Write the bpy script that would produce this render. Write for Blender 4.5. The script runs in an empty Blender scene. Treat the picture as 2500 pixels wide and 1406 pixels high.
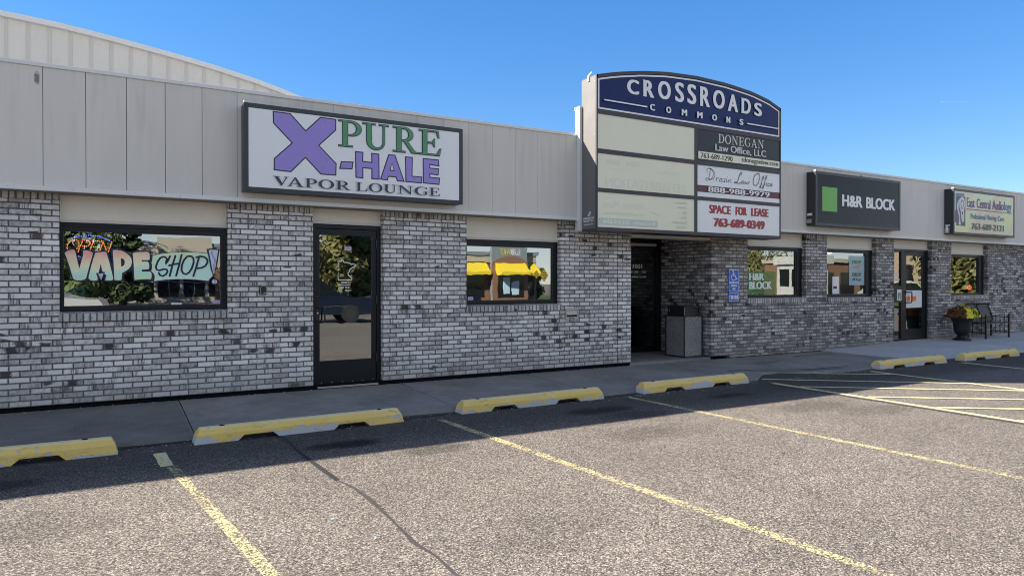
import bpy, math, random
from mathutils import Vector
from mathutils.geometry import tessellate_polygon
R = math.radians
random.seed(7)
scene = bpy.context.scene
col = scene.collection

# ------------------------------------------------------------------ camera, sky, sun, exposure
cd = bpy.data.cameras.new('camera'); cam = bpy.data.objects.new('camera', cd); col.objects.link(cam)
cam.location = (0, -9.491, 1.481)
cam.rotation_euler = (R(90 - 0.385), 0, R(-30.02))
cd.sensor_width = 36.0; cd.lens = 36.0 * 1682.2 / 2500.0
cd.clip_start = 0.05; cd.clip_end = 30000
scene.camera = cam

SUN = Vector((-1.60, 1.0, 1.255)).normalized()          # towards the sun
EL = math.asin(SUN.z); AZ = math.atan2(SUN.x, SUN.y)
world = bpy.data.worlds.new('World'); scene.world = world; world.use_nodes = True
wn = world.node_tree
sky = wn.nodes.new('ShaderNodeTexSky'); sky.sky_type = 'NISHITA'; sky.sun_disc = False
sky.sun_elevation = EL; sky.sun_rotation = AZ; sky.altitude = 300; sky.air_density = 0.85; sky.dust_density = 0.0; sky.ozone_density = 3.0
gm = wn.nodes.new('ShaderNodeGamma'); gm.inputs['Gamma'].default_value = 0.62; wn.links.new(sky.outputs['Color'], gm.inputs['Color'])
hs = wn.nodes.new('ShaderNodeHueSaturation'); hs.inputs['Hue'].default_value = 0.510;
wn.links.new(gm.outputs['Color'], hs.inputs['Color'])
# clear deep blue over the roof, thin pale high haze in the half of the sky behind the photographer
tc = wn.nodes.new('ShaderNodeTexCoord'); sp = wn.nodes.new('ShaderNodeSeparateXYZ'); wn.links.new(tc.outputs['Generated'], sp.inputs[0])
for sock, a, b in (('Saturation', 0.72, 1.66), ('Value', 1.12, 1.05)):
    mr = wn.nodes.new('ShaderNodeMapRange'); mr.interpolation_type = 'SMOOTHSTEP'
    mr.inputs[1].default_value = -0.30; mr.inputs[2].default_value = 0.28; mr.inputs[3].default_value = a; mr.inputs[4].default_value = b
    wn.links.new(sp.outputs[1], mr.inputs[0]); wn.links.new(mr.outputs[0], hs.inputs[sock]); wn.links.new(hs.outputs['Color'], wn.nodes['Background'].inputs['Color'])
wn.nodes['Background'].inputs['Strength'].default_value = 0.118
sl = bpy.data.lights.new('sun', 'SUN'); sl.energy = 5.0; sl.angle = R(0.5); sl.color = (1.0, 0.91, 0.79)
so = bpy.data.objects.new('sun', sl); col.objects.link(so)
so.rotation_euler = (-SUN).to_track_quat('-Z', 'Y').to_euler()
scene.view_settings.view_transform = 'Standard'; scene.view_settings.look = 'None'
scene.view_settings.exposure = 1.60; scene.view_settings.gamma = 1.0
scene.render.engine = 'CYCLES'
scene.cycles.filter_width = 1.05; scene.cycles.max_bounces = 8; scene.cycles.transparent_max_bounces = 12

# ------------------------------------------------------------------ objects
BASE = {}
def tag(o, label=None, cat=None, group=None, kind=None):
    if label: o['label'] = label
    if cat: o['category'] = cat
    if group: o['group'] = group
    if kind: o['kind'] = kind
    return o
def thing(name, loc, label, cat, group=None):
    o = bpy.data.objects.new(name, None); col.objects.link(o); o.location = loc
    o.empty_display_size = 0.2
    BASE[o] = Vector(loc); tag(o, label, cat, group); return o
def expand(pts, d):
    """offset a simple polygon outward by d"""
    n = len(pts); a = sum(pts[i][0]*pts[(i+1) % n][1] - pts[(i+1) % n][0]*pts[i][1] for i in range(n))
    s = 1 if a > 0 else -1; out = []
    for i in range(n):
        p0, p1, p2 = pts[i-1], pts[i], pts[(i+1) % n]
        e1 = (p1[0]-p0[0], p1[1]-p0[1]); e2 = (p2[0]-p1[0], p2[1]-p1[1])
        l1 = math.hypot(*e1) or 1e-9; l2 = math.hypot(*e2) or 1e-9
        n1 = (e1[1]/l1*s, -e1[0]/l1*s); n2 = (e2[1]/l2*s, -e2[0]/l2*s)
        m = (n1[0]+n2[0], n1[1]+n2[1]); q = m[0]*m[0]+m[1]*m[1]
        k = min(2.0/q, 1.9) if q > 1e-6 else 1.0
        out.append((p1[0]+m[0]*k*d, p1[1]+m[1]*k*d))
    return out
TXT = {}
def glyphs(s):
    """triangulated outline of a string in the built-in face, scaled to the unit box"""
    if s in TXT: return TXT[s]
    c = bpy.data.curves.new('t', 'FONT'); c.body = s; c.resolution_u = 4
    o = bpy.data.objects.new('t', c); col.objects.link(o)
    dg = bpy.context.evaluated_depsgraph_get(); dg.update()
    m = bpy.data.meshes.new_from_object(o.evaluated_get(dg))
    vs = [(v.co.x, v.co.y) for v in m.vertices]; fs = [tuple(p.vertices) for p in m.polygons]
    bpy.data.objects.remove(o); bpy.data.curves.remove(c); bpy.data.meshes.remove(m)
    x0 = min(v[0] for v in vs); x1 = max(v[0] for v in vs); y0 = min(v[1] for v in vs); y1 = max(v[1] for v in vs)
    vs = [((v[0]-x0)/max(x1-x0, 1e-6), (v[1]-y0)/max(y1-y0, 1e-6)) for v in vs]
    TXT[s] = (vs, fs); return TXT[s]
class MB:
    def __init__(s): s.v = []; s.f = []; s.m = []; s.lay = 0
    def face(s, pts, m=0):
        i = len(s.v); s.v += [tuple(p) for p in pts]; s.f.append(tuple(range(i, i+len(pts)))); s.m.append(m)
    def box(s, x0, x1, y0, y1, z0, z1, m=0):
        i = len(s.v)
        s.v += [(x0,y0,z0),(x1,y0,z0),(x1,y1,z0),(x0,y1,z0),(x0,y0,z1),(x1,y0,z1),(x1,y1,z1),(x0,y1,z1)]
        for q in ((0,3,2,1),(4,5,6,7),(0,1,5,4),(1,2,6,5),(2,3,7,6),(3,0,4,7)):
            s.f.append(tuple(i+k for k in q)); s.m.append(m)
        return s
    def rbox(s, c, hx, hy, hz, rz, m=0):
        """box centred at c, turned by rz about z"""
        i0 = len(s.v); s.box(-hx, hx, -hy, hy, -hz, hz, m); co, si = math.cos(rz), math.sin(rz)
        for k in range(i0, len(s.v)):
            x, y, z = s.v[k]; s.v[k] = (c[0]+x*co-y*si, c[1]+x*si+y*co, c[2]+z)
        return s
    def prism(s, pts, y0, y1, m=0):
        """polygon in x,z extruded from y0 (front) to y1"""
        n = len(pts); i = len(s.v)
        s.v += [(p[0], y0, p[1]) for p in pts] + [(p[0], y1, p[1]) for p in pts]
        for t in tessellate_polygon([[Vector((p[0], p[1], 0)) for p in pts]]):
            s.f.append((i+t[0], i+t[1], i+t[2])); s.m.append(m)
            s.f.append((i+n+t[2], i+n+t[1], i+n+t[0])); s.m.append(m)
        for k in range(n):
            j = (k+1) % n; s.f.append((i+k, i+j, i+n+j, i+n+k)); s.m.append(m)
        return s
    def flat(s, pts, y, m=0):
        i = len(s.v); s.v += [(p[0], y, p[1]) for p in pts]
        for t in tessellate_polygon([[Vector((p[0], p[1], 0)) for p in pts]]):
            s.f.append((i+t[0], i+t[1], i+t[2])); s.m.append(m)
        return s
    def layer(s, pts, y, m=0):
        """flat cut-out, each one a hair in front of the last so none are coplanar"""
        s.flat(pts, y - 0.00025*s.lay, m); s.lay += 1; return s
    def disc(s, cx, cz, r, y, m=0, n=20, rz=None):
        rz = rz or r
        s.layer([(cx+r*math.cos(2*math.pi*k/n), cz+rz*math.sin(2*math.pi*k/n)) for k in range(n)], y, m); return s
    def stroke(s, pts, w, y, m=0, closed=False):
        """poly-line drawn with round joints, one cut-out per line"""
        L = []; Rr = []; n = len(pts)
        for k in range(n):
            a = pts[max(k-1, 0)]; b = pts[min(k+1, n-1)]
            dx, dz = b[0]-a[0], b[1]-a[1]; l = math.hypot(dx, dz) or 1
            L.append((pts[k][0]-dz/l*w/2, pts[k][1]+dx/l*w/2)); Rr.append((pts[k][0]+dz/l*w/2, pts[k][1]-dx/l*w/2))
        i = len(s.v); yy = y - 0.00025*s.lay; s.lay += 1
        for k in range(n): s.v += [(L[k][0], yy, L[k][1]), (Rr[k][0], yy, Rr[k][1])]
        for k in range(n-1): s.f.append((i+2*k, i+2*k+1, i+2*k+3, i+2*k+2)); s.m.append(m)
        s.disc(pts[0][0], pts[0][1], w/2, y, m, 10); s.disc(pts[-1][0], pts[-1][1], w/2, y, m, 10); return s
    def text(s, t, x0, x1, z0, z1, y, bold=0.0, m=0, mirror=False, vert=False, boldz=0.0, shear=0.0):
        vs, fs = glyphs(t)
        sh = [(0, 0)] if not bold else [(-bold, 0), (bold, 0), (0, 0)]
        if boldz: sh += [(-bold, boldz), (bold, -boldz), (bold, boldz), (-bold, -boldz)]
        X0, X1 = x0+bold, x1-bold; Z0, Z1 = z0+boldz, z1-boldz
        for dx, dz in sh:
            i = len(s.v); yy = y - 0.00025*s.lay; s.lay += 1
            for a, b in vs:
                if mirror: a = 1-a
                if vert: s.v.append((X1-b*(X1-X0)+dx, yy, Z0+a*(Z1-Z0)+dz))
                else: s.v.append((X0+a*(X1-X0)+dx+shear*b*(Z1-Z0), yy, Z0+b*(Z1-Z0)+dz))
            for q in fs: s.f.append(tuple(i+k for k in q)); s.m.append(m)
        return s
    def cyl(s, a, b, r0, r1=None, n=10, m=0, caps=True):
        r1 = r0 if r1 is None else r1
        a = Vector(a); b = Vector(b); d = (b-a).normalized()
        u = d.orthogonal().normalized(); w = d.cross(u); i = len(s.v)
        for c, r in ((a, r0), (b, r1)):
            for k in range(n):
                t = 2*math.pi*k/n; p = c + (u*math.cos(t) + w*math.sin(t))*r; s.v.append(tuple(p))
        for k in range(n):
            j = (k+1) % n; s.f.append((i+k, i+j, i+n+j, i+n+k)); s.m.append(m)
        if caps:
            s.f.append(tuple(i+k for k in range(n))[::-1]); s.m.append(m)
            s.f.append(tuple(i+n+k for k in range(n))); s.m.append(m)
        return s
    def tube(s, pts, r, n=8, m=0):
        for a, b in zip(pts[:-1], pts[1:]): s.cyl(a, b, r, r, n, m)
        return s
    def lathe(s, prof, cx, cy, n=28, m=0):
        i = len(s.v)
        for r, z in prof:
            for k in range(n):
                t = 2*math.pi*k/n; s.v.append((cx+r*math.cos(t), cy+r*math.sin(t), z))
        for a in range(len(prof)-1):
            for k in range(n):
                j = (k+1) % n; s.f.append((i+a*n+k, i+a*n+j, i+(a+1)*n+j, i+(a+1)*n+k)); s.m.append(m)
        return s
    def build(s, name, mats, parent=None, bevel=0, smooth=False, label=None):
        b = Vector((0, 0, 0))
        if parent is not None: b = BASE[parent]
        me = bpy.data.meshes.new(name)
        me.from_pydata([(v[0]-b.x, v[1]-b.y, v[2]-b.z) for v in s.v], [], s.f)
        for mt in (mats if isinstance(mats, (list, tuple)) else [mats]): me.materials.append(mt)
        for p, k in zip(me.polygons, s.m): p.material_index = k; p.use_smooth = smooth
        me.update()
        o = bpy.data.objects.new(name, me); col.objects.link(o)
        BASE[o] = b
        if parent is not None: o.parent = parent
        if bevel:
            md = o.modifiers.new('bevel', 'BEVEL'); md.width = bevel; md.segments = 2; md.limit_method = 'ANGLE'; md.angle_limit = R(40)
        if label: o['label'] = label
        return o
def solo(o, base):
    """move a one-mesh thing's origin to its base"""
    b = Vector(base)
    for v in o.data.vertices: v.co -= b
    o.location = b; BASE[o] = b; return o

# ------------------------------------------------------------------ materials
class NT:
    def __init__(s, name):
        s.mat = bpy.data.materials.new(name); s.mat.use_nodes = True; s.t = s.mat.node_tree
        s.b = s.t.nodes['Principled BSDF']; s.out = s.t.nodes['Material Output']
    def n(s, t, **kw):
        nd = s.t.nodes.new(t)
        for k, v in kw.items(): setattr(nd, k, v)
        return nd
    def put(s, sock, v):
        if isinstance(v, bpy.types.NodeSocket): s.t.links.new(v, sock)
        elif isinstance(v, (tuple, list)) and len(v) == 3 and sock.type == 'RGBA': sock.default_value = (*v, 1)
        else: sock.default_value = v
    def m(s, op, a, b=0.0, c=None, clamp=False):
        nd = s.n('ShaderNodeMath', operation=op, use_clamp=clamp)
        s.put(nd.inputs[0], a); s.put(nd.inputs[1], b)
        if c is not None: s.put(nd.inputs[2], c)
        return nd.outputs[0]
    def step(s, x, a, b, lo=0.0, hi=1.0):
        nd = s.n('ShaderNodeMapRange', interpolation_type='SMOOTHSTEP')
        s.put(nd.inputs[0], x); s.put(nd.inputs[1], a); s.put(nd.inputs[2], b); s.put(nd.inputs[3], lo); s.put(nd.inputs[4], hi)
        return nd.outputs[0]
    def mix(s, f, a, b, mode='MIX'):
        nd = s.n('ShaderNodeMix', data_type='RGBA', blend_type=mode)
        s.put(nd.inputs[0], f); s.put(nd.inputs[6], a); s.put(nd.inputs[7], b); return nd.outputs[2]
    def vec(s, x, y, z):
        nd = s.n('ShaderNodeCombineXYZ'); s.put(nd.inputs[0], x); s.put(nd.inputs[1], y); s.put(nd.inputs[2], z); return nd.outputs[0]
    def pos(s, obj=False):
        if obj: v = s.n('ShaderNodeTexCoord').outputs['Object']
        else: v = s.n('ShaderNodeNewGeometry').outputs['Position']
        sp = s.n('ShaderNodeSeparateXYZ'); s.put(sp.inputs[0], v)
        return v, sp.outputs[0], sp.outputs[1], sp.outputs[2]
    def noise(s, v, scale, detail=3.0, rough=0.55, dim='3D'):
        nd = s.n('ShaderNodeTexNoise', noise_dimensions=dim)
        s.put(nd.inputs['Vector'], v); nd.inputs['Scale'].default_value = scale; nd.inputs['Detail'].default_value = detail; nd.inputs['Roughness'].default_value = rough
        return nd.outputs[0]
    def voro(s, v, scale, out='Color'):
        nd = s.n('ShaderNodeTexVoronoi'); s.put(nd.inputs['Vector'], v); nd.inputs['Scale'].default_value = scale
        return nd.outputs[out]
    def rnd(s, v):
        nd = s.n('ShaderNodeTexWhiteNoise', noise_dimensions='3D'); s.put(nd.inputs['Vector'], v)
        sp = s.n('ShaderNodeSeparateColor'); s.put(sp.inputs[0], nd.outputs['Color'])
        return sp.outputs[0], sp.outputs[1], sp.outputs[2]
    def bump(s, h, strength, dist):
        nd = s.n('ShaderNodeBump'); s.put(nd.inputs['Height'], h); nd.inputs['Strength'].default_value = strength; nd.inputs['Distance'].default_value = dist
        s.put(s.b.inputs['Normal'], nd.outputs[0])
    def done(s, color=None, rough=None, metal=None, spec=None):
        if color is not None: s.put(s.b.inputs['Base Color'], color)
        if rough is not None: s.put(s.b.inputs['Roughness'], rough)
        if metal is not None: s.put(s.b.inputs['Metallic'], metal)
        if spec is not None: s.put(s.b.inputs['Specular IOR Level'], spec)
        return s.mat
def paint(name, c, rough=0.5, var=0.12, scale=6.0, metal=0.0, bumpy=0.0, spec=0.5):
    """paint or plastic: a colour with faint grime and uneven gloss"""
    t = NT(name); v, *_ = t.pos()
    n = t.noise(v, scale, 5.0); n2 = t.noise(v, scale*9, 2.0)
    k = t.m('ADD', t.m('MULTIPLY', n, var*1.4), t.m('MULTIPLY', n2, var*0.6))
    k = t.m('ADD', k, 1.0-var)
    cc = t.mix(1.0, c, t.vec(k, k, k), 'MULTIPLY')
    if bumpy: t.bump(n2, bumpy, 0.01)
    return t.done(cc, t.m('MULTIPLY_ADD', n, 0.2, rough-0.1), metal, spec)

def brick(name, w, h, off, z0, dark, light=1.0, tint=(1.0, 0.975, 0.955), wh=0.34):
    t = NT(name); v, x, y, z = t.pos(); u = t.m('ADD', x, y)
    zz = t.m('DIVIDE', t.m('SUBTRACT', z, z0), h); row = t.m('FLOOR', zz)
    uu = t.m('ADD', t.m('DIVIDE', u, w), t.m('MULTIPLY', t.m('FLOORED_MODULO', row, 2.0), off))
    rr0, rr1, rr2 = t.rnd(t.vec(row, 3.7, 1.1))
    uu = t.m('ADD', uu, t.m('MULTIPLY', rr0, 0.06))
    cl = t.m('FLOOR', uu)
    wob = t.noise(v, 34.0, 3.0); wob2 = t.noise(t.vec(u, z, 9.0), 41.0, 2.0)
    fx = t.m('ADD', t.m('SUBTRACT', uu, cl), t.m('MULTIPLY', t.m('SUBTRACT', wob, 0.5), 0.010/w))
    fz = t.m('ADD', t.m('SUBTRACT', zz, row), t.m('MULTIPLY', t.m('SUBTRACT', wob2, 0.5), 0.012/h))
    r1, r2, r3 = t.rnd(t.vec(cl, row, 0.5)); q1, q2, q3 = t.rnd(t.vec(row, cl, 7.5))
    dx = t.m('MULTIPLY', t.m('MINIMUM', fx, t.m('SUBTRACT', 1.0, fx)), w)
    dz = t.m('MULTIPLY', t.m('MINIMUM', fz, t.m('SUBTRACT', 1.0, fz)), h)
    d = t.m('MINIMUM', dx, dz)
    mask = t.step(d, 0.0038, 0.0075)
    blot = t.noise(v, 22.0, 6.0, 0.65); fine = t.noise(v, 130.0, 3.0)
    streak = t.noise(t.vec(t.m('MULTIPLY', u, 95.0), t.m('MULTIPLY', z, 6.0), cl), 1.0, 3.0)
    # whitewash over grey clay, thin at the arrises and in patches
    whit = t.m('ADD', t.m('MULTIPLY', t.m('SUBTRACT', blot, wh), 2.3), t.m('MULTIPLY', r1, 1.05))
    whit = t.m('ADD', whit, t.m('MULTIPLY', t.m('SUBTRACT', fine, 0.5), 0.9), clamp=True)
    edge = t.step(d, 0.006, 0.017)
    whit = t.m('MULTIPLY', whit, t.m('MULTIPLY_ADD', edge, 0.45, 0.55))
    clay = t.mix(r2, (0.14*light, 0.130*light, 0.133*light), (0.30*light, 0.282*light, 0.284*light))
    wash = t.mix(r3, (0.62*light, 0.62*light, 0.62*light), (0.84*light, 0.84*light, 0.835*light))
    c = t.mix(whit, clay, wash)
    # grey flashed stretch of streaks across part of some bricks
    band = t.step(t.m('ABSOLUTE', t.m('SUBTRACT', fx, q1)), 0.10, 0.34, 1.0, 0.0)
    fl = t.m('MULTIPLY', t.m('MULTIPLY', band, t.step(streak, 0.38, 0.60)), t.step(q2, 1-dark*3.6-0.10, 1-dark*3.6+0.10))
    c = t.mix(t.m('MULTIPLY', fl, 0.85), c, (0.10, 0.093, 0.093))
    # nearly black cores on a few, gathered in courses
    clus = t.noise(t.vec(t.m('MULTIPLY', u, 0.55), t.m('MULTIPLY', z, 2.2), 4.0), 1.0, 2.0)
    pb = t.m('ADD', q3, t.m('MULTIPLY', t.m('SUBTRACT', clus, 0.56), 2.2))
    on = t.step(pb, 1-dark-0.02, 1-dark+0.02)
    cx = t.m('ADD', 0.5, t.m('MULTIPLY', t.m('SUBTRACT', r2, 0.5), 0.4))
    core = t.m('ADD', t.m('MULTIPLY', t.m('ABSOLUTE', t.m('SUBTRACT', fx, cx)), 1.0), t.m('MULTIPLY', t.m('SUBTRACT', blot, 0.5), 0.5))
    core = t.step(core, 0.16, 0.40, 1.0, 0.0)
    c = t.mix(t.m('MULTIPLY', t.m('MULTIPLY', on, core), 0.93), c, t.mix(r1, (0.030, 0.028, 0.030), (0.060, 0.044, 0.044)))
    # mortar
    mo = t.mix(fine, (0.075, 0.073, 0.073), (0.125, 0.122, 0.12))
    c = t.mix(mask, mo, c)
    # rain and splash dirt along the foot
    big = t.noise(v, 1.1, 4.0)
    foot = t.m('MULTIPLY', t.step(t.m('ADD', z, t.m('MULTIPLY', big, -0.35)), -0.12, 0.32, 1.0, 0.0), 0.45)
    c = t.mix(foot, c, (0.19, 0.187, 0.17))
    kk = t.m('MULTIPLY_ADD', big, 0.50, 0.75)
    c = t.mix(1.0, c, t.vec(kk, kk, kk), 'MULTIPLY'); c = t.mix(1.0, c, tint, 'MULTIPLY')
    t.bump(t.m('ADD', mask, t.m('MULTIPLY', t.m('ADD', blot, fine), 0.22)), 0.9, 0.006)
    return t.done(c, 0.9, 0.0, 0.25)
M = {}
M['brick'] = brick('grey_brick', 0.2032, 0.06773, 0.5, 0.085, 0.070)
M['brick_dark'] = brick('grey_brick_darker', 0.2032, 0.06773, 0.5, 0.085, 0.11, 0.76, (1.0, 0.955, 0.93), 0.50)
M['soldier'] = brick('soldier_brick', 0.0677, 0.2032, 0.0, 2.4300, 0.10, 0.72, (1.0, 0.94, 0.89))
M['rowlock'] = brick('rowlock_brick', 0.0677, 0.2032, 0.0, 1.0000, 0.03, 0.72)

def siding():
    t = NT('painted_siding'); v, x, y, z = t.pos()
    a = t.noise(t.vec(t.m('MULTIPLY', x, 1.6), y, t.m('MULTIPLY', z, 0.35)), 1.5, 4.0)
    st = t.noise(t.vec(t.m('MULTIPLY', x, 9.0), y, t.m('MULTIPLY', z, 0.8)), 1.0, 4.0)
    fine = t.noise(v, 60.0, 3.0)
    c = t.mix(a, (0.60, 0.572, 0.53), (0.70, 0.668, 0.622))
    hi = t.step(z, 2.7, 3.9)
    run = t.m('MULTIPLY', t.step(st, 0.50, 0.72), t.m('MULTIPLY_ADD', hi, 0.22, 0.04))
    c = t.mix(run, c, (0.32, 0.31, 0.29))
    pr = t.m('FLOOR', t.m('DIVIDE', t.m('ADD', x, 0.68), 0.4075)); r1, _, _ = t.rnd(t.vec(pr, 1.0, 2.0))
    k = t.m('MULTIPLY_ADD', r1, 0.07, 0.955); c = t.mix(1.0, c, t.vec(k, k, k), 'MULTIPLY')
    # an old dark weep under the coping, left end
    bx = t.m('DIVIDE', t.m('ADD', x, 0.735), 0.035); bz = t.m('DIVIDE', t.m('SUBTRACT', z, 3.76), 0.085)
    bl = t.m('ADD', t.m('ADD', t.m('MULTIPLY', bx, bx), t.m('MULTIPLY', bz, bz)), t.m('MULTIPLY', t.noise(v, 45.0, 4.0), 2.4))
    c = t.mix(t.step(bl, 1.3, 2.2, 0.75, 0.0), c, (0.06, 0.058, 0.055))
    t.bump(fine, 0.25, 0.004)
    return t.done(c, 0.62, 0.0, 0.35)
M['siding'] = siding()
M['trim'] = paint('pale_metal_trim', (0.70, 0.70, 0.685), 0.42, 0.10, 2.0)
M['groove'] = paint('panel_joint', (0.13, 0.125, 0.118), 0.9)
M['stucco'] = paint('beige_stucco', (0.78, 0.725, 0.63), 0.85, 0.10, 3.0, bumpy=0.6)
M['lip'] = paint('beige_metal_lip', (0.60, 0.575, 0.52), 0.5, 0.06)
M['soffit'] = paint('dull_soffit', (0.30, 0.27, 0.24), 0.8, 0.2)
M['shed'] = paint('white_metal_wall', (0.66, 0.63, 0.575), 0.5, 0.12, 1.2)
M['shedrib'] = paint('grey_metal_rib', (0.565, 0.54, 0.495), 0.5, 0.1)
M['roofing'] = paint('pale_roof_ballast', (0.50, 0.48, 0.45), 0.95, 0.2)
M['black'] = paint('dark_bronze_aluminium', (0.009, 0.011, 0.015), 0.36, 0.15, spec=0.3)
M['black_mat'] = paint('black_plastic', (0.015, 0.015, 0.017), 0.55)
M['void'] = paint('dark_gap', (0.008, 0.008, 0.009), 0.95, spec=0.1)
M['cab'] = paint('dark_sign_cabinet', (0.030, 0.033, 0.041), 0.40, 0.12, 4.0)
M['crcab'] = paint('grey_sign_frame', (0.062, 0.055, 0.064), 0.42, 0.10, 4.0, spec=0.3)
M['crside'] = paint('grey_sign_side', (0.150, 0.145, 0.138), 0.45, 0.14, 3.0)
M['sheetw'] = paint('white_sign_face', (0.78, 0.79, 0.80), 0.22, 0.04, 1.5)
M['cream'] = paint('yellowed_sign_face', (0.76, 0.745, 0.575), 0.20, 0.05, 1.2)
M['ghost'] = paint('ghost_lettering', (0.69, 0.69, 0.555), 0.22, 0.05)
M['navy'] = paint('navy_sign_face', (0.006, 0.020, 0.110), 0.25, 0.08, spec=0.2)
M['white'] = paint('white_vinyl', (0.80, 0.80, 0.80), 0.35, 0.05)
M['charcoal'] = paint('charcoal_sign_face', (0.032, 0.037, 0.042), 0.25, 0.1, spec=0.25)
M['silver'] = paint('silver_lettering', (0.62, 0.64, 0.58), 0.35, 0.08)
M['inkblack'] = paint('black_vinyl', (0.012, 0.013, 0.017), 0.35)
M['inkslate'] = paint('slate_vinyl', (0.018, 0.038, 0.055), 0.35)
M['maroon'] = paint('maroon_vinyl', (0.085, 0.008, 0.022), 0.35)
M['red'] = paint('red_vinyl', (0.36, 0.010, 0.020), 0.35)
M['purple'] = paint('lilac_vinyl', (0.30, 0.225, 0.62), 0.30, 0.05)
M['green'] = paint('green_vinyl', (0.065, 0.27, 0.105), 0.30, 0.05)
M['outline'] = paint('dark_outline_vinyl', (0.008, 0.012, 0.045), 0.35)
M['hrface'] = paint('black_gloss_sign_face', (0.003, 0.005, 0.011), 0.10, 0.05, spec=0.16)
M['hrgreen'] = paint('lime_vinyl', (0.115, 0.40, 0.030), 0.3, 0.05)
M['ecinkp'] = paint('plum_vinyl', (0.115, 0.055, 0.19), 0.35)
M['ecinkb'] = paint('slate_blue_vinyl', (0.10, 0.20, 0.36), 0.35)
M['ecgrey'] = paint('grey_green_vinyl', (0.075, 0.105, 0.095), 0.35)
M['earwhite'] = paint('pale_lilac_vinyl', (0.60, 0.60, 0.68), 0.35)
M['earbg'] = paint('dark_plum_vinyl', (0.085, 0.070, 0.085), 0.35)
M['hcblue'] = paint('blue_sign_sheet', (0.010, 0.11, 0.62), 0.35, 0.12, 9.0)
M['steel'] = paint('grey_steel', (0.42, 0.40, 0.37), 0.42, 0.15, 12.0, 0.4)
M['chrome'] = paint('bright_steel', (0.75, 0.75, 0.75), 0.2, 0.05, 5.0, 1.0)
M['paper'] = paint('white_paper', (0.76, 0.76, 0.74), 0.7, 0.05)
M['lavender'] = paint('lavender_sticker', (0.58, 0.45, 0.68), 0.5)
M['amber'] = paint('amber_sticker', (0.95, 0.58, 0.015), 0.4)
M['interior'] = paint('dim_interior', (0.16, 0.15, 0.14), 0.8)
M['iron'] = paint('black_iron', (0.012, 0.013, 0.016), 0.42, 0.15, 20.0)
M['urn'] = paint('black_urn', (0.010, 0.010, 0.012), 0.5)
M['orange'] = paint('orange_reflection', (0.85, 0.20, 0.02), 0.5)
M['teal'] = paint('teal_poster', (0.03, 0.19, 0.19), 0.5)
M['skyblue'] = paint('pale_blue_poster', (0.45, 0.62, 0.72), 0.5)
M['leafgreen'] = paint('green_poster', (0.05, 0.24, 0.06), 0.4)
def film(name, c, a):
    t = NT(name); v, *_ = t.pos(); n = t.noise(v, 3.0, 3.0); t.put(t.b.inputs['Alpha'], t.m('MULTIPLY_ADD', n, 0.2, a-0.1)); return t.done(c, 0.3)
M['greenfilm'] = film('green_window_film', (0.08, 0.34, 0.06), 0.50); M['bluefilm'] = film('pale_blue_window_film', (0.42, 0.62, 0.72), 0.72)

def ecface():
    t = NT('pastel_sign_face'); v, x, y, z = t.pos()
    n1 = t.noise(t.vec(t.m('ADD', x, t.m('MULTIPLY', z, 1.5)), 0.0, t.m('SUBTRACT', z, t.m('MULTIPLY', x, 0.3))), 1.3, 2.0)
    n2 = t.noise(t.vec(t.m('SUBTRACT', x, t.m('MULTIPLY', z, 1.2)), 5.0, z), 1.1, 2.0)
    c = t.mix(t.step(n1, 0.40, 0.60), (0.72, 0.75, 0.40), (0.64, 0.76, 0.52))
    c = t.mix(t.step(n2, 0.48, 0.66), c, (0.70, 0.58, 0.45))
    return t.done(c, 0.25)
M['ecface'] = ecface()

def vape():
    t = NT('rainbow_window_vinyl'); v, x, y, z = t.pos()
    n = t.noise(v, 7.0, 4.0); n2 = t.noise(t.vec(t.m('MULTIPLY', x, 3.0), 1.0, t.m('MULTIPLY', z, 30.0)), 1.0, 3.0)
    k = t.m('ADD', t.m('DIVIDE', t.m('SUBTRACT', z, 1.52), 0.36), t.m('ADD', t.m('MULTIPLY', t.m('SUBTRACT', n, 0.5), 0.55), t.m('MULTIPLY', t.m('SUBTRACT', n2, 0.5), 0.16)))
    k = t.m('SUBTRACT', k, t.m('MULTIPLY', t.m('MAXIMUM', t.m('ADD', x, 0.1), 0.0), 0.35))
    rp = t.n('ShaderNodeValToRGB'); t.put(rp.inputs[0], k); e = rp.color_ramp.elements
    e[0].position = 0.0; e[0].color = (0.62, 0.92, 0.50, 1); e[1].position = 1.0; e[1].color = (0.98, 0.36, 0.30, 1)
    for p, c in ((0.10, (0.56, 0.88, 0.78)), (0.28, (0.68, 0.93, 0.72)), (0.42, (0.95, 0.92, 0.62)), (0.70, (0.98, 0.74, 0.52))):
        q = e.new(p); q.color = (*c, 1)
    return t.done(rp.outputs[0], 0.35)
M['vape'] = vape()
def banner():
    t = NT('aqua_window_vinyl'); v, x, y, z = t.pos()
    n = t.noise(v, 5.0, 3.0); k = t.m('ADD', t.m('DIVIDE', t.m('SUBTRACT', z, 1.70), 0.17), t.m('MULTIPLY', t.m('SUBTRACT', n, 0.5), 1.2))
    k2 = t.m('MAXIMUM', k, t.m('DIVIDE', t.m('SUBTRACT', 0.52, x), 0.12))
    c = t.mix(t.step(k2, 0.2, 1.0), (0.64, 0.92, 0.80), (0.72, 0.93, 0.54))
    return t.done(c, 0.35)
M['banner'] = banner()
M['paleblue'] = paint('pale_blue_vinyl', (0.66, 0.72, 0.88), 0.35)

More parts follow.
